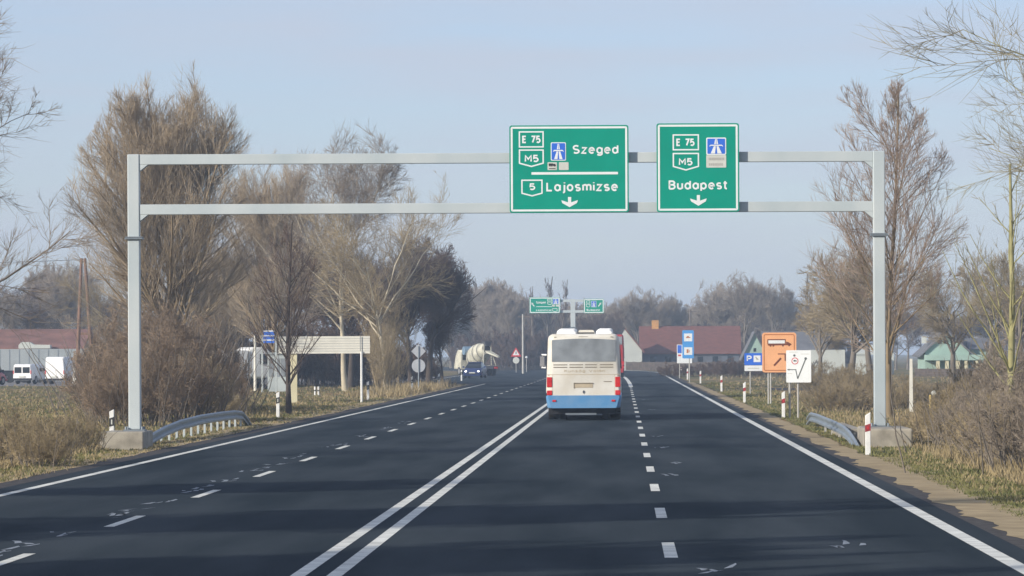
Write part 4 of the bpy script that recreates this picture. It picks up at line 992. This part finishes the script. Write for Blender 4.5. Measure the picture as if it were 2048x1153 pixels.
for (px, py) in ((1724, 903), (1712, 880), (1700, 862), (1688, 851), (1670, 842), (1650, 834), (1635, 828), (1622, 825), (1616, 834)):
    X = 5.72; u, v = unroll(px, py); dd = F * X / u; pr_.append((X, dd, HC - v * dd / F))
guardrail(pr_, -1, 'short steel guardrail sloping to the ground on the right verge', [105.5, 109.5, 113, 117, 121, 125])
a = G(1650, 862)
t = thing('concrete_block', (5.95, 116, 0), 'long low concrete block under the right guardrail', 'block'); mb = MB(); mb.box((5.86, 112, -.05), (6.2, 122, .30)); mb.build('block', M['concrete'], t, True, bevel=.03)

# ------------------------------------------------------------------ vehicles
def wheel(parent, x, y, r, wd, rim=True):
    mb = MB(); ring = []
    for (rr, dx) in ((r * .62, -.5), (r * .93, -.5), (r, -.36), (r, .36), (r * .93, .5), (r * .62, .5)):
        ring.append([(x + dx * wd, y + rr * math.cos(2*math.pi*k/20), r + rr * math.sin(2*math.pi*k/20)) for k in range(20)])
    wo = mb.ring(ring).build('wheel', M['tyre'], parent, smooth=True)
    if rim:
        s = 1 if x > 0 else -1
        MB().disc((y, r), r * .58, 'x', x + s * wd * .47, x + s * wd * .52, 16).build('rim', M['rim'], wo)
    return wo
def coach(loc, label, name, body, skirt, H=2.93, detail=True, rz=0.0, cat='bus'):
    """rear end at y = 0, driving towards +y"""
    t = thing(name, loc, label, cat, rz=rz); hwid = 1.275; z0, zs = .42, .83
    secs = []
    for (y, ins, dz) in ((0, .16, .10), (.05, .07, .05), (.14, .015, .01), (.3, 0, 0), (11.6, 0, 0), (11.9, .05, .04), (12, .15, .1)):
        secs.append(rrect(hwid - ins * .6, hwid - .07 - ins, zs - .02 + 0 * dz, H - dz, .20, y, 5))
    b = MB().ring(secs).build('body', M[body], t, smooth=True)
    secs = [rrect(hwid - .04 - i_, hwid + .005 - i_ * .6, z0, zs + .02, .05, y, 3) for (y, i_) in ((-.02, .12), (.05, .05), (.2, 0), (11.8, 0), (12.02, .12))]
    MB().ring(secs).build('skirt', M[skirt], t, smooth=True)
    mb = MB(); mb.box((-1.1, .35, .22), (1.1, 11.7, .44)); mb.build('underbody', M['under'], t)
    # rear window, slightly curved at the top
    def arc(x0, x1, z0_, z1_, bow):
        n = 12; return [(x0 + (x1 - x0) * k / n, z0_) for k in range(n + 1)] + [(x1 + (x0 - x1) * k / n * 1.0 - .0 * k, z1_ + bow * math.sin(math.pi * k / n)) for k in range(n + 1)]
    mb = MB(); mb.prism([(x, z) for x, z in arc(-1.07, 1.08, H - .94, H - .21, .05)], 'y', -.012, .02); mb.build('rear_window', M['bglass'], t)
    for s in (-1, 1):       # side windows
        mb = MB()
        for k in range(7):
            y0 = .55 + k * 1.6; mb.ring([[(s * (hwid - .028), y, zz) if zz < 2 else (s * (hwid - .05), y, zz) for y, zz in ((y0, 1.75), (y0 + 1.5, 1.75), (y0 + 1.5, H - .28), (y0, H - .28))],
                                          [(s * (hwid + .012), y, zz) if zz < 2 else (s * (hwid - .045), y, zz) for y, zz in ((y0, 1.75), (y0 + 1.5, 1.75), (y0 + 1.5, H - .28), (y0, H - .28))]])
        mb.build('side_windows', M['glass'], t)
    for s in (-1, 1):
        for (a_, b_) in ((1.13, 1.47), (.86, 1.02)):
            mb = MB(); mb.box((s * 1.155 - .088, -.022, a_), (s * 1.155 + .088, .05, b_)); mb.build('tail_light', M['lamp_red'], t, bevel=.012)
        mb = MB(); mb.box((s * 1.0 - .06, -.05, .64), (s * 1.0 + .06, -.018, .70)); mb.build('reflector', M['lamp_red'], t)
    for s in (-1, 1):
        for y in (3.2, 9.4): wheel(t, s * 1.06, y, .48, .36)
        if s < 0 or True: wheel(t, s * .74, 3.2, .48, .26, rim=False)
    if detail:
        # two roof units with a hatch between them
        for (xa, xb) in ((-.93, -.22), (.40, 1.0)):
            secs = [[(xa + i_, y, H - .06), (xb - i_ * .4, y, H - .06), (xb - i_ * .6, y, H + .11 - i_), (xb - .06 - i_, y, H + .185 - i_), (xa + .16 + i_, y, H + .185 - i_), (xa + .04 + i_, y, H + .11 - i_)] for y, i_ in ((.35, .06), (.5, 0), (2.6, 0), (2.9, .08))]
            MB().ring(secs).build('roof_unit', M['buswhite'], t, bevel=.03)
        secs = [rrect(.30, .26, H - .05, H + .13, .05, y, 3, cx=.09) for y in (.5, 2.4)]
        rh = MB().ring(secs).build('roof_hatch', M['cream'], t); mb = MB(); mb.box((-.18, .48, H + .01), (.36, .5, H + .05)); mb.build('slot', M['black'], rh)
        # louvres, panel joints, plate, badge, handle
        M['slot'] = mat('louvre_brown', (0.20, 0.17, 0.12), .8)
        mb = MB()
        for z in (1.885, 1.80):
            for (xa, xb) in ((-1.02, -.55), (-.48, -.02), (.05, .45), (.55, 1.0)): mb.box((xa, -.008, z - .014), (xb, .03, z + .014))
        mb.build('louvres', M['slot'], t)
        M['joint'] = mat('joint_shade', (0.46, 0.38, 0.26), .7)
        mb = MB(); mb.box((-1.24, -.004, 1.545), (1.24, .03, 1.562)); mb.box((-1.05, -.004, .87), (-1.044, .03, 1.55)); mb.box((1.044, -.004, .87), (1.05, .03, 1.55)); mb.build('panel_joint', M['joint'], t)
        mb = MB(); mb.box((-.30, -.012, 1.11), (.31, .03, 1.26)); pl_ = mb.build('number_plate', M['joint'], t); mb = MB(); mb.box((-.32, -.02, 1.24), (.33, -.012, 1.275)); mb.box((-.335, -.02, 1.09), (-.31, -.012, 1.275)); mb.build('plate_frame', M['slot'], pl_)
        mb = MB(); mb.disc((.0, .965), .035, 'y', -.02, .03, 12, .055); mb.build('badge', M['steelgrey'], t)
        text('Kunság Volán', -.66, .72, 1.635, .085, -.006, M['joint'], t, bold=.01)
        mb = MB(); mb.box((.68, -.008, 1.30), (.95, .03, 1.325)); mb.build('badge', M['slot'], t)
        mb = MB(); mb.box((-.16, -.008, H - .105), (.14, .03, H - .09)); mb.build('brake_light', M['slot'], t)
        for s in (-1, 1): mb = MB(); mb.box((s * .95 - .04, -.002, H - .125), (s * .95 + .04, .06, H - .095)); mb.build('marker_light', M['slot'], t)
        mb = MB(); mb.box((-.62, .1, .19), (.42, .3, .25)); mb.build('tow_bar', M['galv_dark'], t)
        mb = MB(); mb.tube([(-1.2, 11.9, 2.2), (-1.62, 12.05, 2.22), (-1.62, 12.05, 1.75), (-1.3, 11.95, 1.75)], .045, 8); mi = mb.build('mirror', M['buswhite'], t, smooth=True)
        mb = MB(); mb.box((-1.70, 12.0, 1.8), (-1.54, 12.1, 2.16)); mb.build('mirror_glass', M['rim'], mi)
        mb = MB(); mb.box((-1.26, .02, .05), (-.98, .05, .42)); mb.build('mud_flap', M['concrete'], t) if False else None
    return t
coach((xat(1167, 147), 147, 0), 'dusty cream and white bus with blue skirt driving away ahead', 'bus', 'cream', 'busblue')
coach((xat(1221, 402), 402, 0), 'red coach mostly hidden in front of the cream bus', 'coach', 'carred', 'carred', H=3.95, detail=False)

def van(loc, label, name, rz, L_=5.4, H=2.35, W=.98, body='vanwhite', hood=1.0, hz=1.15, cat='van', panel=False):
    """rear at y = 0, nose at +y"""
    t = thing(name, loc, label, cat, rz=rz)
    n0 = L_ - hood - .75
    secs = [rrect(W - i_, W - .06 - j_, .28, h, .14, y, 4) for (y, h, i_, j_) in ((0, H - .12, .06, .08), (.08, H - .03, .02, .03), (.3, H, 0, 0), (n0, H, 0, 0), (n0 + .3, H - .12, 0, .05), (L_ - hood, hz + .12, 0, .14), (L_ - .35, hz - .12, .02, .1), (L_ - .05, hz - .35, .08, .14), (L_, hz - .5, .14, .2))]
    MB().ring(secs).build('body', M[body], t, smooth=True)
    zb = H * .55
    for xa, xb in ((-W + .18, -.05), (.05, W - .18)):
        mb = MB(); mb.box((xa, -.012, zb), (xb, .06, H - .24)); mb.build('rear_door' if panel else 'rear_window', M[body] if panel else M['glass'], t)
    for s in (-1, 1):
        mb = MB(); mb.box((s * (W - .09) - .035, -.015, .8), (s * (W - .09) + .035, .05, 1.08)); mb.build('tail_light', M['lamp_red'], t)
        mb = MB(); mb.ring([[(s * (W - .03), y, z) for y, z in ((n0 - .7, hz), (L_ - hood - .25, hz), (n0 + .25, H - .35), (n0 - .7, H - .3))], [(s * (W + .008), y, z) for y, z in ((n0 - .7, hz), (L_ - hood - .25, hz), (n0 + .25, H - .35), (n0 - .7, H - .3))]]); mb.build('side_window', M['glass'], t)
        for y in (L_ * .22, L_ - .95): wheel(t, s * (W - .1), y, .33, .22)
        mb = MB(); mb.box((s * (W + .13) - .09, L_ - hood - .35, hz), (s * (W + .13) + .09, L_ - hood - .25, hz + .22)); mb.build('mirror', M['under'], t)
    mb = MB(); mb.ring([[(-W + .2, n0 + .36, H - .17), (W - .2, n0 + .36, H - .17), (W - .12, L_ - hood - .02, hz + .16), (-W + .12, L_ - hood - .02, hz + .16)], [(-W + .2, n0 + .42, H - .14), (W - .2, n0 + .42, H - .14), (W - .12, L_ - hood + .04, hz + .19), (-W + .12, L_ - hood + .04, hz + .19)]]); mb.build('windscreen', M['glass'], t)
    for s in (-1, 1):
        mb = MB(); mb.box((s * (W - .3) - .16, L_ - .12, hz - .46), (s * (W - .3) + .16, L_ - .03, hz - .28)); mb.build('headlight', M['rim'], t)
    mb = MB(); mb.box((-W + .02, -.06, .30), (W - .02, .06, .46)); mb.build('bumper', M['under'], t)
    mb = MB(); mb.box((-.26, -.07, .52), (.26, -.003, .64)); mb.build('number_plate', M['plate'], t)
    return t
a = G(44, 766); d = 340.0
van((xat(44, d + 6), d + 6, 0), 'small white van parked next to the tall white van', 'parked_van', RAD(-13), L_=4.3, H=1.58, W=.82, hz=1.0)
van((xat(109, d), d, 0), 'tall white panel van parked left of the wooden pole', 'parked_van', RAD(-15), L_=5.8, H=2.15, W=.86, panel=True)
van((xat(192, d + 8), d + 8, 0), 'white van parked between the wooden pole and the gantry post', 'parked_van', RAD(-30), L_=5.5, H=2.5)
van((xat(-54, d - 5), d - 5, 0), 'red car cut by the left edge of the yard', 'parked_car', RAD(-20), L_=4.3, H=2.0, W=.82, body='carred', hz=.95, cat='car')
van((xat(668, 330), 330, 0), 'dark parked car seen under the slatted board', 'parked_car', RAD(175), L_=4.3, H=1.6, W=.85, body='cardark', hz=.95, cat='car')
# lorry with a white cab behind the brown bushes
d = 285.0; x = xat(486, d)
t = thing('lorry', (x, d, 0), 'white lorry cab showing behind the brown bushes', 'lorry', rz=RAD(-62))
secs = [rrect(1.2, 1.12, .7, h, .16, y, 4) for (y, h) in ((0, 2.62), (.25, 2.75), (1.2, 2.72), (1.9, 2.0), (2.1, 1.75), (2.2, 1.5))]
MB().ring(secs).build('cab', M['vanwhite'], t, smooth=True)
mb = MB(); mb.ring([[(-1.0, 1.27, 2.62), (1.0, 1.27, 2.62), (1.08, 1.97, 1.85), (-1.08, 1.97, 1.85)], [(-1.0, 1.34, 2.66), (1.0, 1.34, 2.66), (1.08, 2.04, 1.89), (-1.08, 2.04, 1.89)]]); mb.build('windscreen', M['glass'], t)
for s in (-1, 1):
    mb = MB(); mb.box((s * 1.19 - .03, .7, 1.65), (s * 1.19 + .03, 1.5, 2.3)); mb.build('side_window', M['glass'], t); wheel(t, s * 1.0, 1.3, .48, .3); wheel(t, s * 1.0, -3.2, .48, .3)
mb = MB(); mb.box((-1.2, -5.2, .75), (1.2, -.15, 2.55)); mb.build('cargo_box', M['vanwhite'], t, bevel=.03)
mb = MB(); mb.box((-.5, -5.2, .45), (.5, 1.9, .75)); mb.build('chassis', M['steelgrey'], t)
mb = MB(); mb.box((-1.15, 2.0, .5), (1.15, 2.26, .85)); mb.build('bumper', M['steelgrey'], t)
# curtain trailer parked along the shed
d = 362.0; x0, x1 = xat(-10, d), xat(165, d)
t = thing('parked_trailer', ((x0 + x1) / 2, d, 0), 'long grey box trailer parked behind the white vans', 'trailer')
mb = MB(); mb.box((x0, d, 1.0), (x1, d + 2.5, topz(693, d))); mb.build('cargo_box', M['metalwall'], t, True, bevel=.04)
mb = MB()
for k in range(9): xx = x0 + .4 + k * (x1 - x0 - .8) / 8; mb.box((xx - .03, d - .02, 1.02), (xx + .03, d - .002, topz(693, d) - .04))
mb.build('ribs', M['galv_dark'], t, True)
mb = MB(); mb.box((x0 + .1, d + .5, .72), (x1 - .1, d + 2, 1.0)); mb.build('chassis', M['steelgrey'], t, True)
for k in (0, 1, 2):
    wo = MB(); xx = x0 + 1.2 + k * 1.2; wo.disc((xx, .48), .48, 'y', d + .1, d + .4, 18); wo.build('wheel', M['tyre'], t, True)
# blue car coming the other way, and the cement mixer behind it
def car(loc, label, rz, body):
    t = thing('car', loc, label, 'car', rz=rz); W = .86
    secs = [rrect(W - i_, W - j_, .22, h, .10, y, 4) for (y, h, i_, j_) in ((0, .62, .12, .16), (.1, .72, .03, .06), (1.0, .90, 0, .04), (1.2, .95, 0, .04), (3.7, .96, 0, .04), (4.1, .9, .05, .08), (4.2, .7, .1, .14))]
    MB().ring(secs).build('body', M[body], t, smooth=True)
    secs = [rrect(W - .06, W - j_, .88, h, .08, y, 4) for (y, h, j_) in ((1.05, .95, .14), (1.75, 1.42, .24), (2.9, 1.45, .24), (3.85, .98, .16))]
    MB().ring(secs).build('cabin', M['glass'], t, smooth=True)
    secs = [rrect(W - .22, W - .26, 1.40, 1.47, .03, y, 3) for y in (1.75, 2.9)]
    MB().ring(secs).build('roof', M[body], t)
    for s in (-1, 1):
        MB().disc((s * .58, .62), .10, 'y', -.03, .12, 14, .08).build('headlight', M['headlight'], t)
        for y in (.8, 3.4): wheel(t, s * .76, y, .31, .2)
        mb = MB(); mb.box((s * .98 - .09, 1.3, .95), (s * .98 + .09, 1.4, 1.08)); mb.build('mirror', M[body], t)
    mb = MB(); mb.box((-.5, -.012, .34), (.5, .04, .46)); mb.build('grille', M['under'], t); mb = MB(); mb.box((-.26, -.03, .44), (.26, -.012, .54)); mb.build('number_plate', M['plate'], t)
    return t
d = 398.0; car((xat(944, d), d, 0), 'dark blue car approaching with headlights lit, before the cement mixer', RAD(-6), 'carblue')
d = 436.0
t = thing('cement_mixer', (xat(978, d) - .0, d, 0), 'cream cement mixer lorry seen from behind on the left', 'lorry', rz=RAD(24))
t.scale = (.88, .88, .92)
mb = MB(); mb.box((-.55, 0, .75), (.55, 7.2, 1.05)); mb.box((-1.2, .1, .95), (1.2, .25, 1.1)); mb.build('chassis', M['steelgrey'], t)
for s in (-1, 1):
    for y in (1.3, 2.65, 6.2): wheel(t, s * 1.0, y, .5, .42)
    mb = MB(); mb.box((s * .85 - .2, -.08, .78), (s * .85 + .2, .06, .98)); mb.build('tail_light', M['lamp_red'], t)
    mb = MB(); mb.box((s * 1.0 - .24, .5, 1.02), (s * 1.0 + .24, 3.4, 1.12)); mb.build('mudguard', M['mixer'], t)
secs = [rrect(1.2, 1.12, .7, h, .18, y, 4) for (y, h) in ((5.6, 2.7), (5.75, 2.85), (6.9, 2.85), (7.5, 2.2), (7.7, 1.6), (7.75, 1.2))]
MB().ring(secs).build('cab', M['mixer'], t, smooth=True)
# drum: turned about an axis that rises to the rear
ax0, ax1 = Vector((0, 5.2, 1.75)), Vector((0, .75, 2.95)); axd = (ax1 - ax0).normalized(); up_ = Vector((1, 0, 0)); vv_ = axd.cross(up_)
rings = []
for (s_, r_) in ((0, .35), (.02, .75), (.22, 1.12), (.45, 1.2), (.62, 1.1), (.85, .78), (1.0, .55), (1.0, .48)):
    c_ = ax0 + (ax1 - ax0) * s_; rings.append([c_ + r_ * (math.cos(2*math.pi*k/24) * up_ + math.sin(2*math.pi*k/24) * vv_) for k in range(24)])
dr = MB().ring(rings).build('drum', M['mixer'], t, smooth=True)
c_ = ax1 + axd * .01; MB().ring([[c_ + .46 * (math.cos(2*math.pi*k/20) * up_ + math.sin(2*math.pi*k/20) * vv_) for k in range(20)], [c_ + axd * .02 + .46 * (math.cos(2*math.pi*k/20) * up_ + math.sin(2*math.pi*k/20) * vv_) for k in range(20)]]).build('drum_mouth', M['under'], dr)
mb = MB()
for (s_, r_) in ((.30, 1.165), (.62, 1.105), (.80, .86)):
    c_ = ax0 + (ax1 - ax0) * s_; mb.ring([[c_ + axd * e + (r_ + .02) * (math.cos(2*math.pi*k/24) * up_ + math.sin(2*math.pi*k/24) * vv_) for k in range(24)] for e in (-.06, .06)], caps=False)
mb.build('drum_band', M['steelgrey'], dr)
mb = MB(); mb.box((-1.0, 5.57, 1.75), (1.0, 5.60, 2.45)); mb.build('rear_window', M['glass'], t)
mb = MB(); mb.ring([[(-.5, .15, 3.75), (.5, .15, 3.75), (.5, .95, 3.75), (-.5, .95, 3.75)], [(-.22, .35, 3.25), (.22, .35, 3.25), (.22, .75, 3.25), (-.22, .75, 3.25)]]); mb.build('hopper', M['steelgrey'], t)
mb = MB(); mb.ring([[(-.35, .35, 2.75), (.35, .35, 2.75), (.28, .2, 2.5), (-.28, .2, 2.5)], [(.75, -.9, 2.1), (1.15, -.55, 2.1), (1.1, -.6, 1.95), (.8, -.85, 1.95)]]); mb.build('chute', M['mixer'], t)
for s in (-1, 1):
    mb = MB(); mb.tube([(s * .5, .5, 1.05), (s * .42, .45, 3.3)], .06, 6); mb.tube([(s * .95, .2, 1.05), (s * .42, .3, 2.6)], .05, 6); mb.build('drum_support', M['mixer'], t)
mb = MB(); mb.tube([(-1.15, 4.9, 2.75), (.2, 4.9, 2.75)], .48, 14); mb.build('water_tank', M['tankblue'], t, smooth=True)
mb = MB(); mb.tube([(.3, .3, 1.0), (.3, .25, 2.3)], .03, 6); mb.tube([(.55, .3, 1.0), (.55, .25, 2.3)], .03, 6)
for k in range(5): mb.tube([(.3, .28, 1.15 + k * .25), (.55, .28, 1.15 + k * .25)], .02, 6)
mb.build('ladder', M['steelgrey'], t)

# ------------------------------------------------------------------ buildings, fences, poles
def house(name, label, x0, x1, y0, y1, ze, zr, wallm, roofm, axis='x', gable=None, cat='house', over=.35, wins=(), rz=0.0):
    """ridge along x or y; ze eaves height, zr ridge height"""
    t = thing(name, ((x0 + x1) / 2, y0, 0), label, cat)
    xm, ym = (x0 + x1) / 2, (y0 + y1) / 2
    mb = MB(); mb.box((x0, y0, -.05), (x1, y1, ze)); w_ = mb.build('wall', M[wallm], t, True)
    for q in ((x0, x1 - .12) if axis == 'x' else (y0, y1 - .12)):
        mb = MB()
        if axis == 'x': mb.prism([(y0, ze), (y1, ze), (ym, zr)], 'x', q + .002, q + .118)
        else: mb.prism([(x0, ze), (x1, ze), (xm, zr)], 'y', q + .002, q + .118)
        mb.build('gable', M[gable or wallm], t, True)
    mb = MB(); th = .16
    if axis == 'x':
        sl_ = (zr - ze) / (ym - y0); e = over
        for (ya_, yb_) in ((y0 - e, ym), (y1 + e, ym)):
            za = ze - sl_ * e + .03; mb.ring([[(x0 - .3, ya_, za), (x1 + .3, ya_, za), (x1 + .3, yb_, zr + .03), (x0 - .3, yb_, zr + .03)], [(x0 - .3, ya_, za + th), (x1 + .3, ya_, za + th), (x1 + .3, yb_, zr + .03 + th), (x0 - .3, yb_, zr + .03 + th)]])
    else:
        sl_ = (zr - ze) / (xm - x0); e = over
        for (xa_, xb_) in ((x0 - e, xm), (x1 + e, xm)):
            za = ze - sl_ * e + .03; mb.ring([[(xa_, y0 - .3, za), (xb_, y0 - .3, zr + .03), (xb_, y1 + .3, zr + .03), (xa_, y1 + .3, za)], [(xa_, y0 - .3, za + th), (xb_, y0 - .3, zr + .03 + th), (xb_, y1 + .3, zr + .03 + th), (xa_, y1 + .3, za + th)]])
    rf = mb.build('roof', M[roofm], t, True)
    for (wx0, wx1, wz0, wz1) in wins:
        mb = MB(); mb.box((wx0, y0 - .03, wz0), (wx1, y0 - .002, wz1)); mb.build('window', M['glass'], t, True)
    return t, rf
d = 552.0; X = lambda p: xat(p, d); Z = lambda p: topz(p, d)
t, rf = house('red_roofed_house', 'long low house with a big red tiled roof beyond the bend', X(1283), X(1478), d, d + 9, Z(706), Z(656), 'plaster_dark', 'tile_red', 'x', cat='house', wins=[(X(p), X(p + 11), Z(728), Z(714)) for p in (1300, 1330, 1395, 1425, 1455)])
mb = MB(); mb.box((X(1304), d + 4.0, Z(662)), (X(1318), d + 4.9, Z(641))); mb.build('chimney', M['chimney'], rf, True)
d = 545.0
t = thing('gabled_house', (X(1268), d, 0), 'white gable end beside the red-roofed house, partly behind the bus', 'house')
mb = MB(); mb.prism([(X(1238), 0), (X(1284), 0), (X(1284), Z(702)), (X(1250), Z(660)), (X(1238), Z(678))], 'y', d, d + 5); mb.build('wall', M['plaster_white'], t, True)
mb = MB(); mb.ring([[(X(1250), d - .2, Z(660)), (X(1288), d - .2, Z(707)), (X(1288), d + 5.2, Z(707)), (X(1250), d + 5.2, Z(660))], [(X(1250), d - .2, Z(656)), (X(1289.5), d - .2, Z(704)), (X(1289.5), d + 5.2, Z(704)), (X(1250), d + 5.2, Z(656))]]); mb.build('roof', M['tile_red'], t, True)
d = 470.0
t, rf = house('green_gabled_house', 'pale green gable with grey roof peeking out behind the orange sign', X(1488), X(1531), d, d + 9, Z(712), Z(668), 'plaster_green', 'tile_grey', 'y', wins=[(X(1507), X(1512), Z(705), Z(698))])
d = 476.0
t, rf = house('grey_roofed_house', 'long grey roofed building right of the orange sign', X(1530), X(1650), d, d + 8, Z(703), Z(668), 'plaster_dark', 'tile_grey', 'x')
d = 400.0
t, rf = house('green_house', 'pale green house with a veranda of cream posts among the right trees', X(1850), X(1938), d, d + 10, Z(708), Z(668), 'plaster_green', 'tile_grey', 'y', wins=[(X(1876), X(1883), Z(691), Z(684)), (X(1888), X(1895), Z(691), Z(684))], over=.5)
mb = MB(); mb.box((X(1848), d - 2.6, Z(724)), (X(1985), d - .01, Z(713))); mb.build('veranda_roof', M['plaster_green'], t, True)
for p in (1872, 1890, 1908, 1928, 1950, 1975):
    mb = MB(); w_ = .35 if p in (1908,) else .16; mb.box((X(p) - w_, d - 2.5, -.05), (X(p) + w_, d - 2.2, Z(724))); mb.build('veranda_post', M['plaster_yellow'], t, True)
mb = MB(); mb.box((X(1938) + .01, d + 1, -.05), (X(2010), d + 9, Z(702))); mb.build('side_wing', M['plaster_green'], t, True)
mb = MB(); mb.prism([(d + .6, Z(702)), (d + 9.4, Z(702)), (d + 5, Z(680))], 'x', X(1939), X(2014)); mb.build('wing_roof', M['tile_grey'], t, True)
mb = MB(); mb.box((X(1849), d + 3, Z(690)), (X(1858), d + 3.8, Z(676))); mb.build('chimney', M['plaster_white'], rf, True)
d = 430.0
t, rf = house('white_shed', 'small white shed left of the right gantry post', X(1712), X(1742), d, d + 4, Z(712), Z(696), 'plaster_white', 'plaster_white', 'x', cat='shed', over=.1)
t, rf = house('white_shed', 'white shed corner right of the right gantry post', X(1776), X(1790), d + 2, d + 6, Z(708), Z(698), 'plaster_white', 'tile_grey', 'x', cat='shed', over=.1)
d = 410.0
mb = MB(); mb.box((X(1618), d, -.05), (X(1690), d + .2, Z(702))); o = mb.build('garden_wall', M['plaster_white']); tag(o, 'long pale garden wall behind the white map sign', 'wall')
# the shed behind the vans
d = 385.0
t, rf = house('red_roofed_shed', 'long shed with a brown-red roof behind the trailer and vans', X(-30), X(163), d, d + 10, Z(692), Z(657), 'metalwall', 'tile_brown', 'x', cat='shed')
mb = MB(); a0 = X(45); mb.prism([(X(42), Z(692)), (X(105), Z(692)), (X(105), Z(685)), (X(72), Z(684)), (X(64), Z(679)), (X(48), Z(679)), (X(42), Z(685))], 'y', d - 1.6, d - .5); o = mb.build('roof_canopy', M['plaster_white'], t, True)
# fences
def rail_fence(name, label, p0, p1, h, step, m, n=0, cat='fence', slats=True):
    p0, p1 = Vector(p0), Vector(p1); L_ = (p1 - p0).length; u = (p1 - p0).normalized(); t = thing(name, (p0 + p1) / 2, label, cat)
    k = int(L_ / step)
    for i_ in range(k + 1):
        q = p0 + u * (i_ * step); mb = MB(); mb.box((q.x - .05, q.y - .05, -.05), (q.x + .05, q.y + .05, h + .08)); mb.build('fence_post', M[m], t, True)
    mb = MB()
    for i_ in range(int(L_ / .17)):
        q = p0 + u * (i_ * .17 + .05); mb.box((q.x - .05, q.y - .075, .08), (q.x + .05, q.y - .055, h))
    for z in (.3, h - .25):
        a, b = p0, p1; nrm = Vector((-u.y, u.x, 0)) * .02
        mb.ring([[a - nrm + Vector((0, -.03, z)), a + nrm + Vector((0, -.03, z)), a + nrm + Vector((0, -.03, z + .08)), a - nrm + Vector((0, -.03, z + .08))], [b - nrm + Vector((0, -.03, z)), b + nrm + Vector((0, -.03, z)), b + nrm + Vector((0, -.03, z + .08)), b - nrm + Vector((0, -.03, z + .08))]])
    mb.build('picket_panel', M[m], t, True); return t
rail_fence('picket_fence', 'dark picket fence in front of the red-roofed house', (xat(1252, 535), 535, 0), (xat(1500, 500), 500, 0), 1.1, 2.5, 'fencewood')
rail_fence('picket_fence', 'weathered picket fence in front of the green house veranda', (xat(1830, 380), 380, 0), (xat(2060, 360), 360, 0), .75, 2.5, 'fencewood')
# wooden A-pole with its wire
d = 330.0; zt = topz(512, d); zb = 0
xa, xb = xat(153, d), xat(187, d); xt = xat(167, d)
t = thing('wooden_pole', ((xa + xb) / 2, d, 0), 'wooden A-shaped utility pole beside the tall white van', 'utility pole')
for xx, s in ((xa, -.12), (xb, .14)):
    mb = MB(); mb.tube([(xx, d, -.05), (xt + s, d, zt)], [.17, .11], 10); mb.build('leg', M['wood'], t, True, smooth=True)
z = topz(663, d); f = z / zt; mb = MB(); mb.box((xa + (xt - xa) * f, d - .06, z - .09), (xb + (xt - xb) * f, d + .06, z + .09)); mb.build('crosspiece', M['wood'], t, True)
mb = MB(); mb.box((xt - .28, d - .05, zt - .32), (xt + .28, d + .05, zt - .2))
for s in (-.22, .22): mb.tube([(xt + s, d, zt - .2), (xt + s, d, zt - .02)], .04, 8)
mb.build('insulator', M['steelgrey'], t, True)
mb = MB(); mb.ring([[(xa - .3, d - .2, -.05), (xa - .02, d - .2, -.05), (xa - .02, d + .1, -.05), (xa - .3, d + .1, -.05)], [(xa - .26, d - .2, 1.25), (xa - .06, d - .2, 1.25), (xa - .06, d + .1, 1.25), (xa - .26, d + .1, 1.25)]]); mb.build('concrete_foot', M['slat'], t, True)
pts = [(xt - k * 3.5, d - k * 1.5, zt - .1 - .9 * (1 - ((k - 5) / 5.0) ** 2) * .5) for k in range(11)]
mb = MB(); mb.tube(pts, .018, 5); o = mb.build('overhead_wire', M['wire']); tag(o, 'thin dark wire running left from the wooden A-shaped pole', 'wire')
for (px, d, pt, rad, m, lab) in ((1046, 480, 628, .13, 'post', 'pale utility pole at the bend behind the warning sign'), (1381, 590, 620, .16, 'fencewood', 'dark utility pole behind the red tiled roof'), (510, 275, 668, .10, 'slat', 'pale pole rising left of the striped pylon board')):
    x = xat(px, d); z = topz(pt, d); t = thing('utility_pole', (x, d, 0), lab, 'utility pole')
    mb = MB(); mb.tube([(x, d, -.05), (x, d, z)], [rad, rad * .7], 8); mb.build('shaft', M[m], t, True, smooth=True)
    if px != 510:
        mb = MB(); mb.box((x - .5, d - .05, z - .35), (x + .8, d + .05, z - .22)); mb.build('crossarm', M['fencewood'], t, True)
d = 520.0; t = thing('street_lamp', (xat(1053, d), d, 0), 'small lamp post with a white globe beside the far guide post', 'lamp')
z = topz(714, d); mb = MB(); mb.tube([(t.location.x, d, 0), (t.location.x, d, z - .1)], .04, 6); mb.build('shaft', M['post'], t, True); mb = MB(); mb.ring([[(t.location.x + rr * math.cos(k), d + rr * math.sin(k), z + zz) for k in (0, 1.05, 2.09, 3.14, 4.19, 5.24)] for rr, zz in ((.05, -.14), (.14, -.06), (.15, .04), (.06, .13))]); mb.build('globe', M['white'], t, True)

# ------------------------------------------------------------------ the hazy air
hm = D.materials.new('haze_air'); hm.use_nodes = True; ht = hm.node_tree; ht.nodes.clear()
ho = ht.nodes.new('ShaderNodeOutputMaterial'); pv = ht.nodes.new('ShaderNodeVolumePrincipled')
pv.inputs['Color'].default_value = (0.62, 0.79, 1.0, 1); pv.inputs['Density'].default_value = 0.00046; pv.inputs['Anisotropy'].default_value = 0.0
ht.links.new(pv.outputs[0], ho.inputs['Volume'])
mb = MB(); mb.box((-1700, -100, -1.5), (1700, 2700, 24)); tag(mb.build('haze', hm), 'thin blue haze filling the air above the plain', 'haze', kind='stuff')
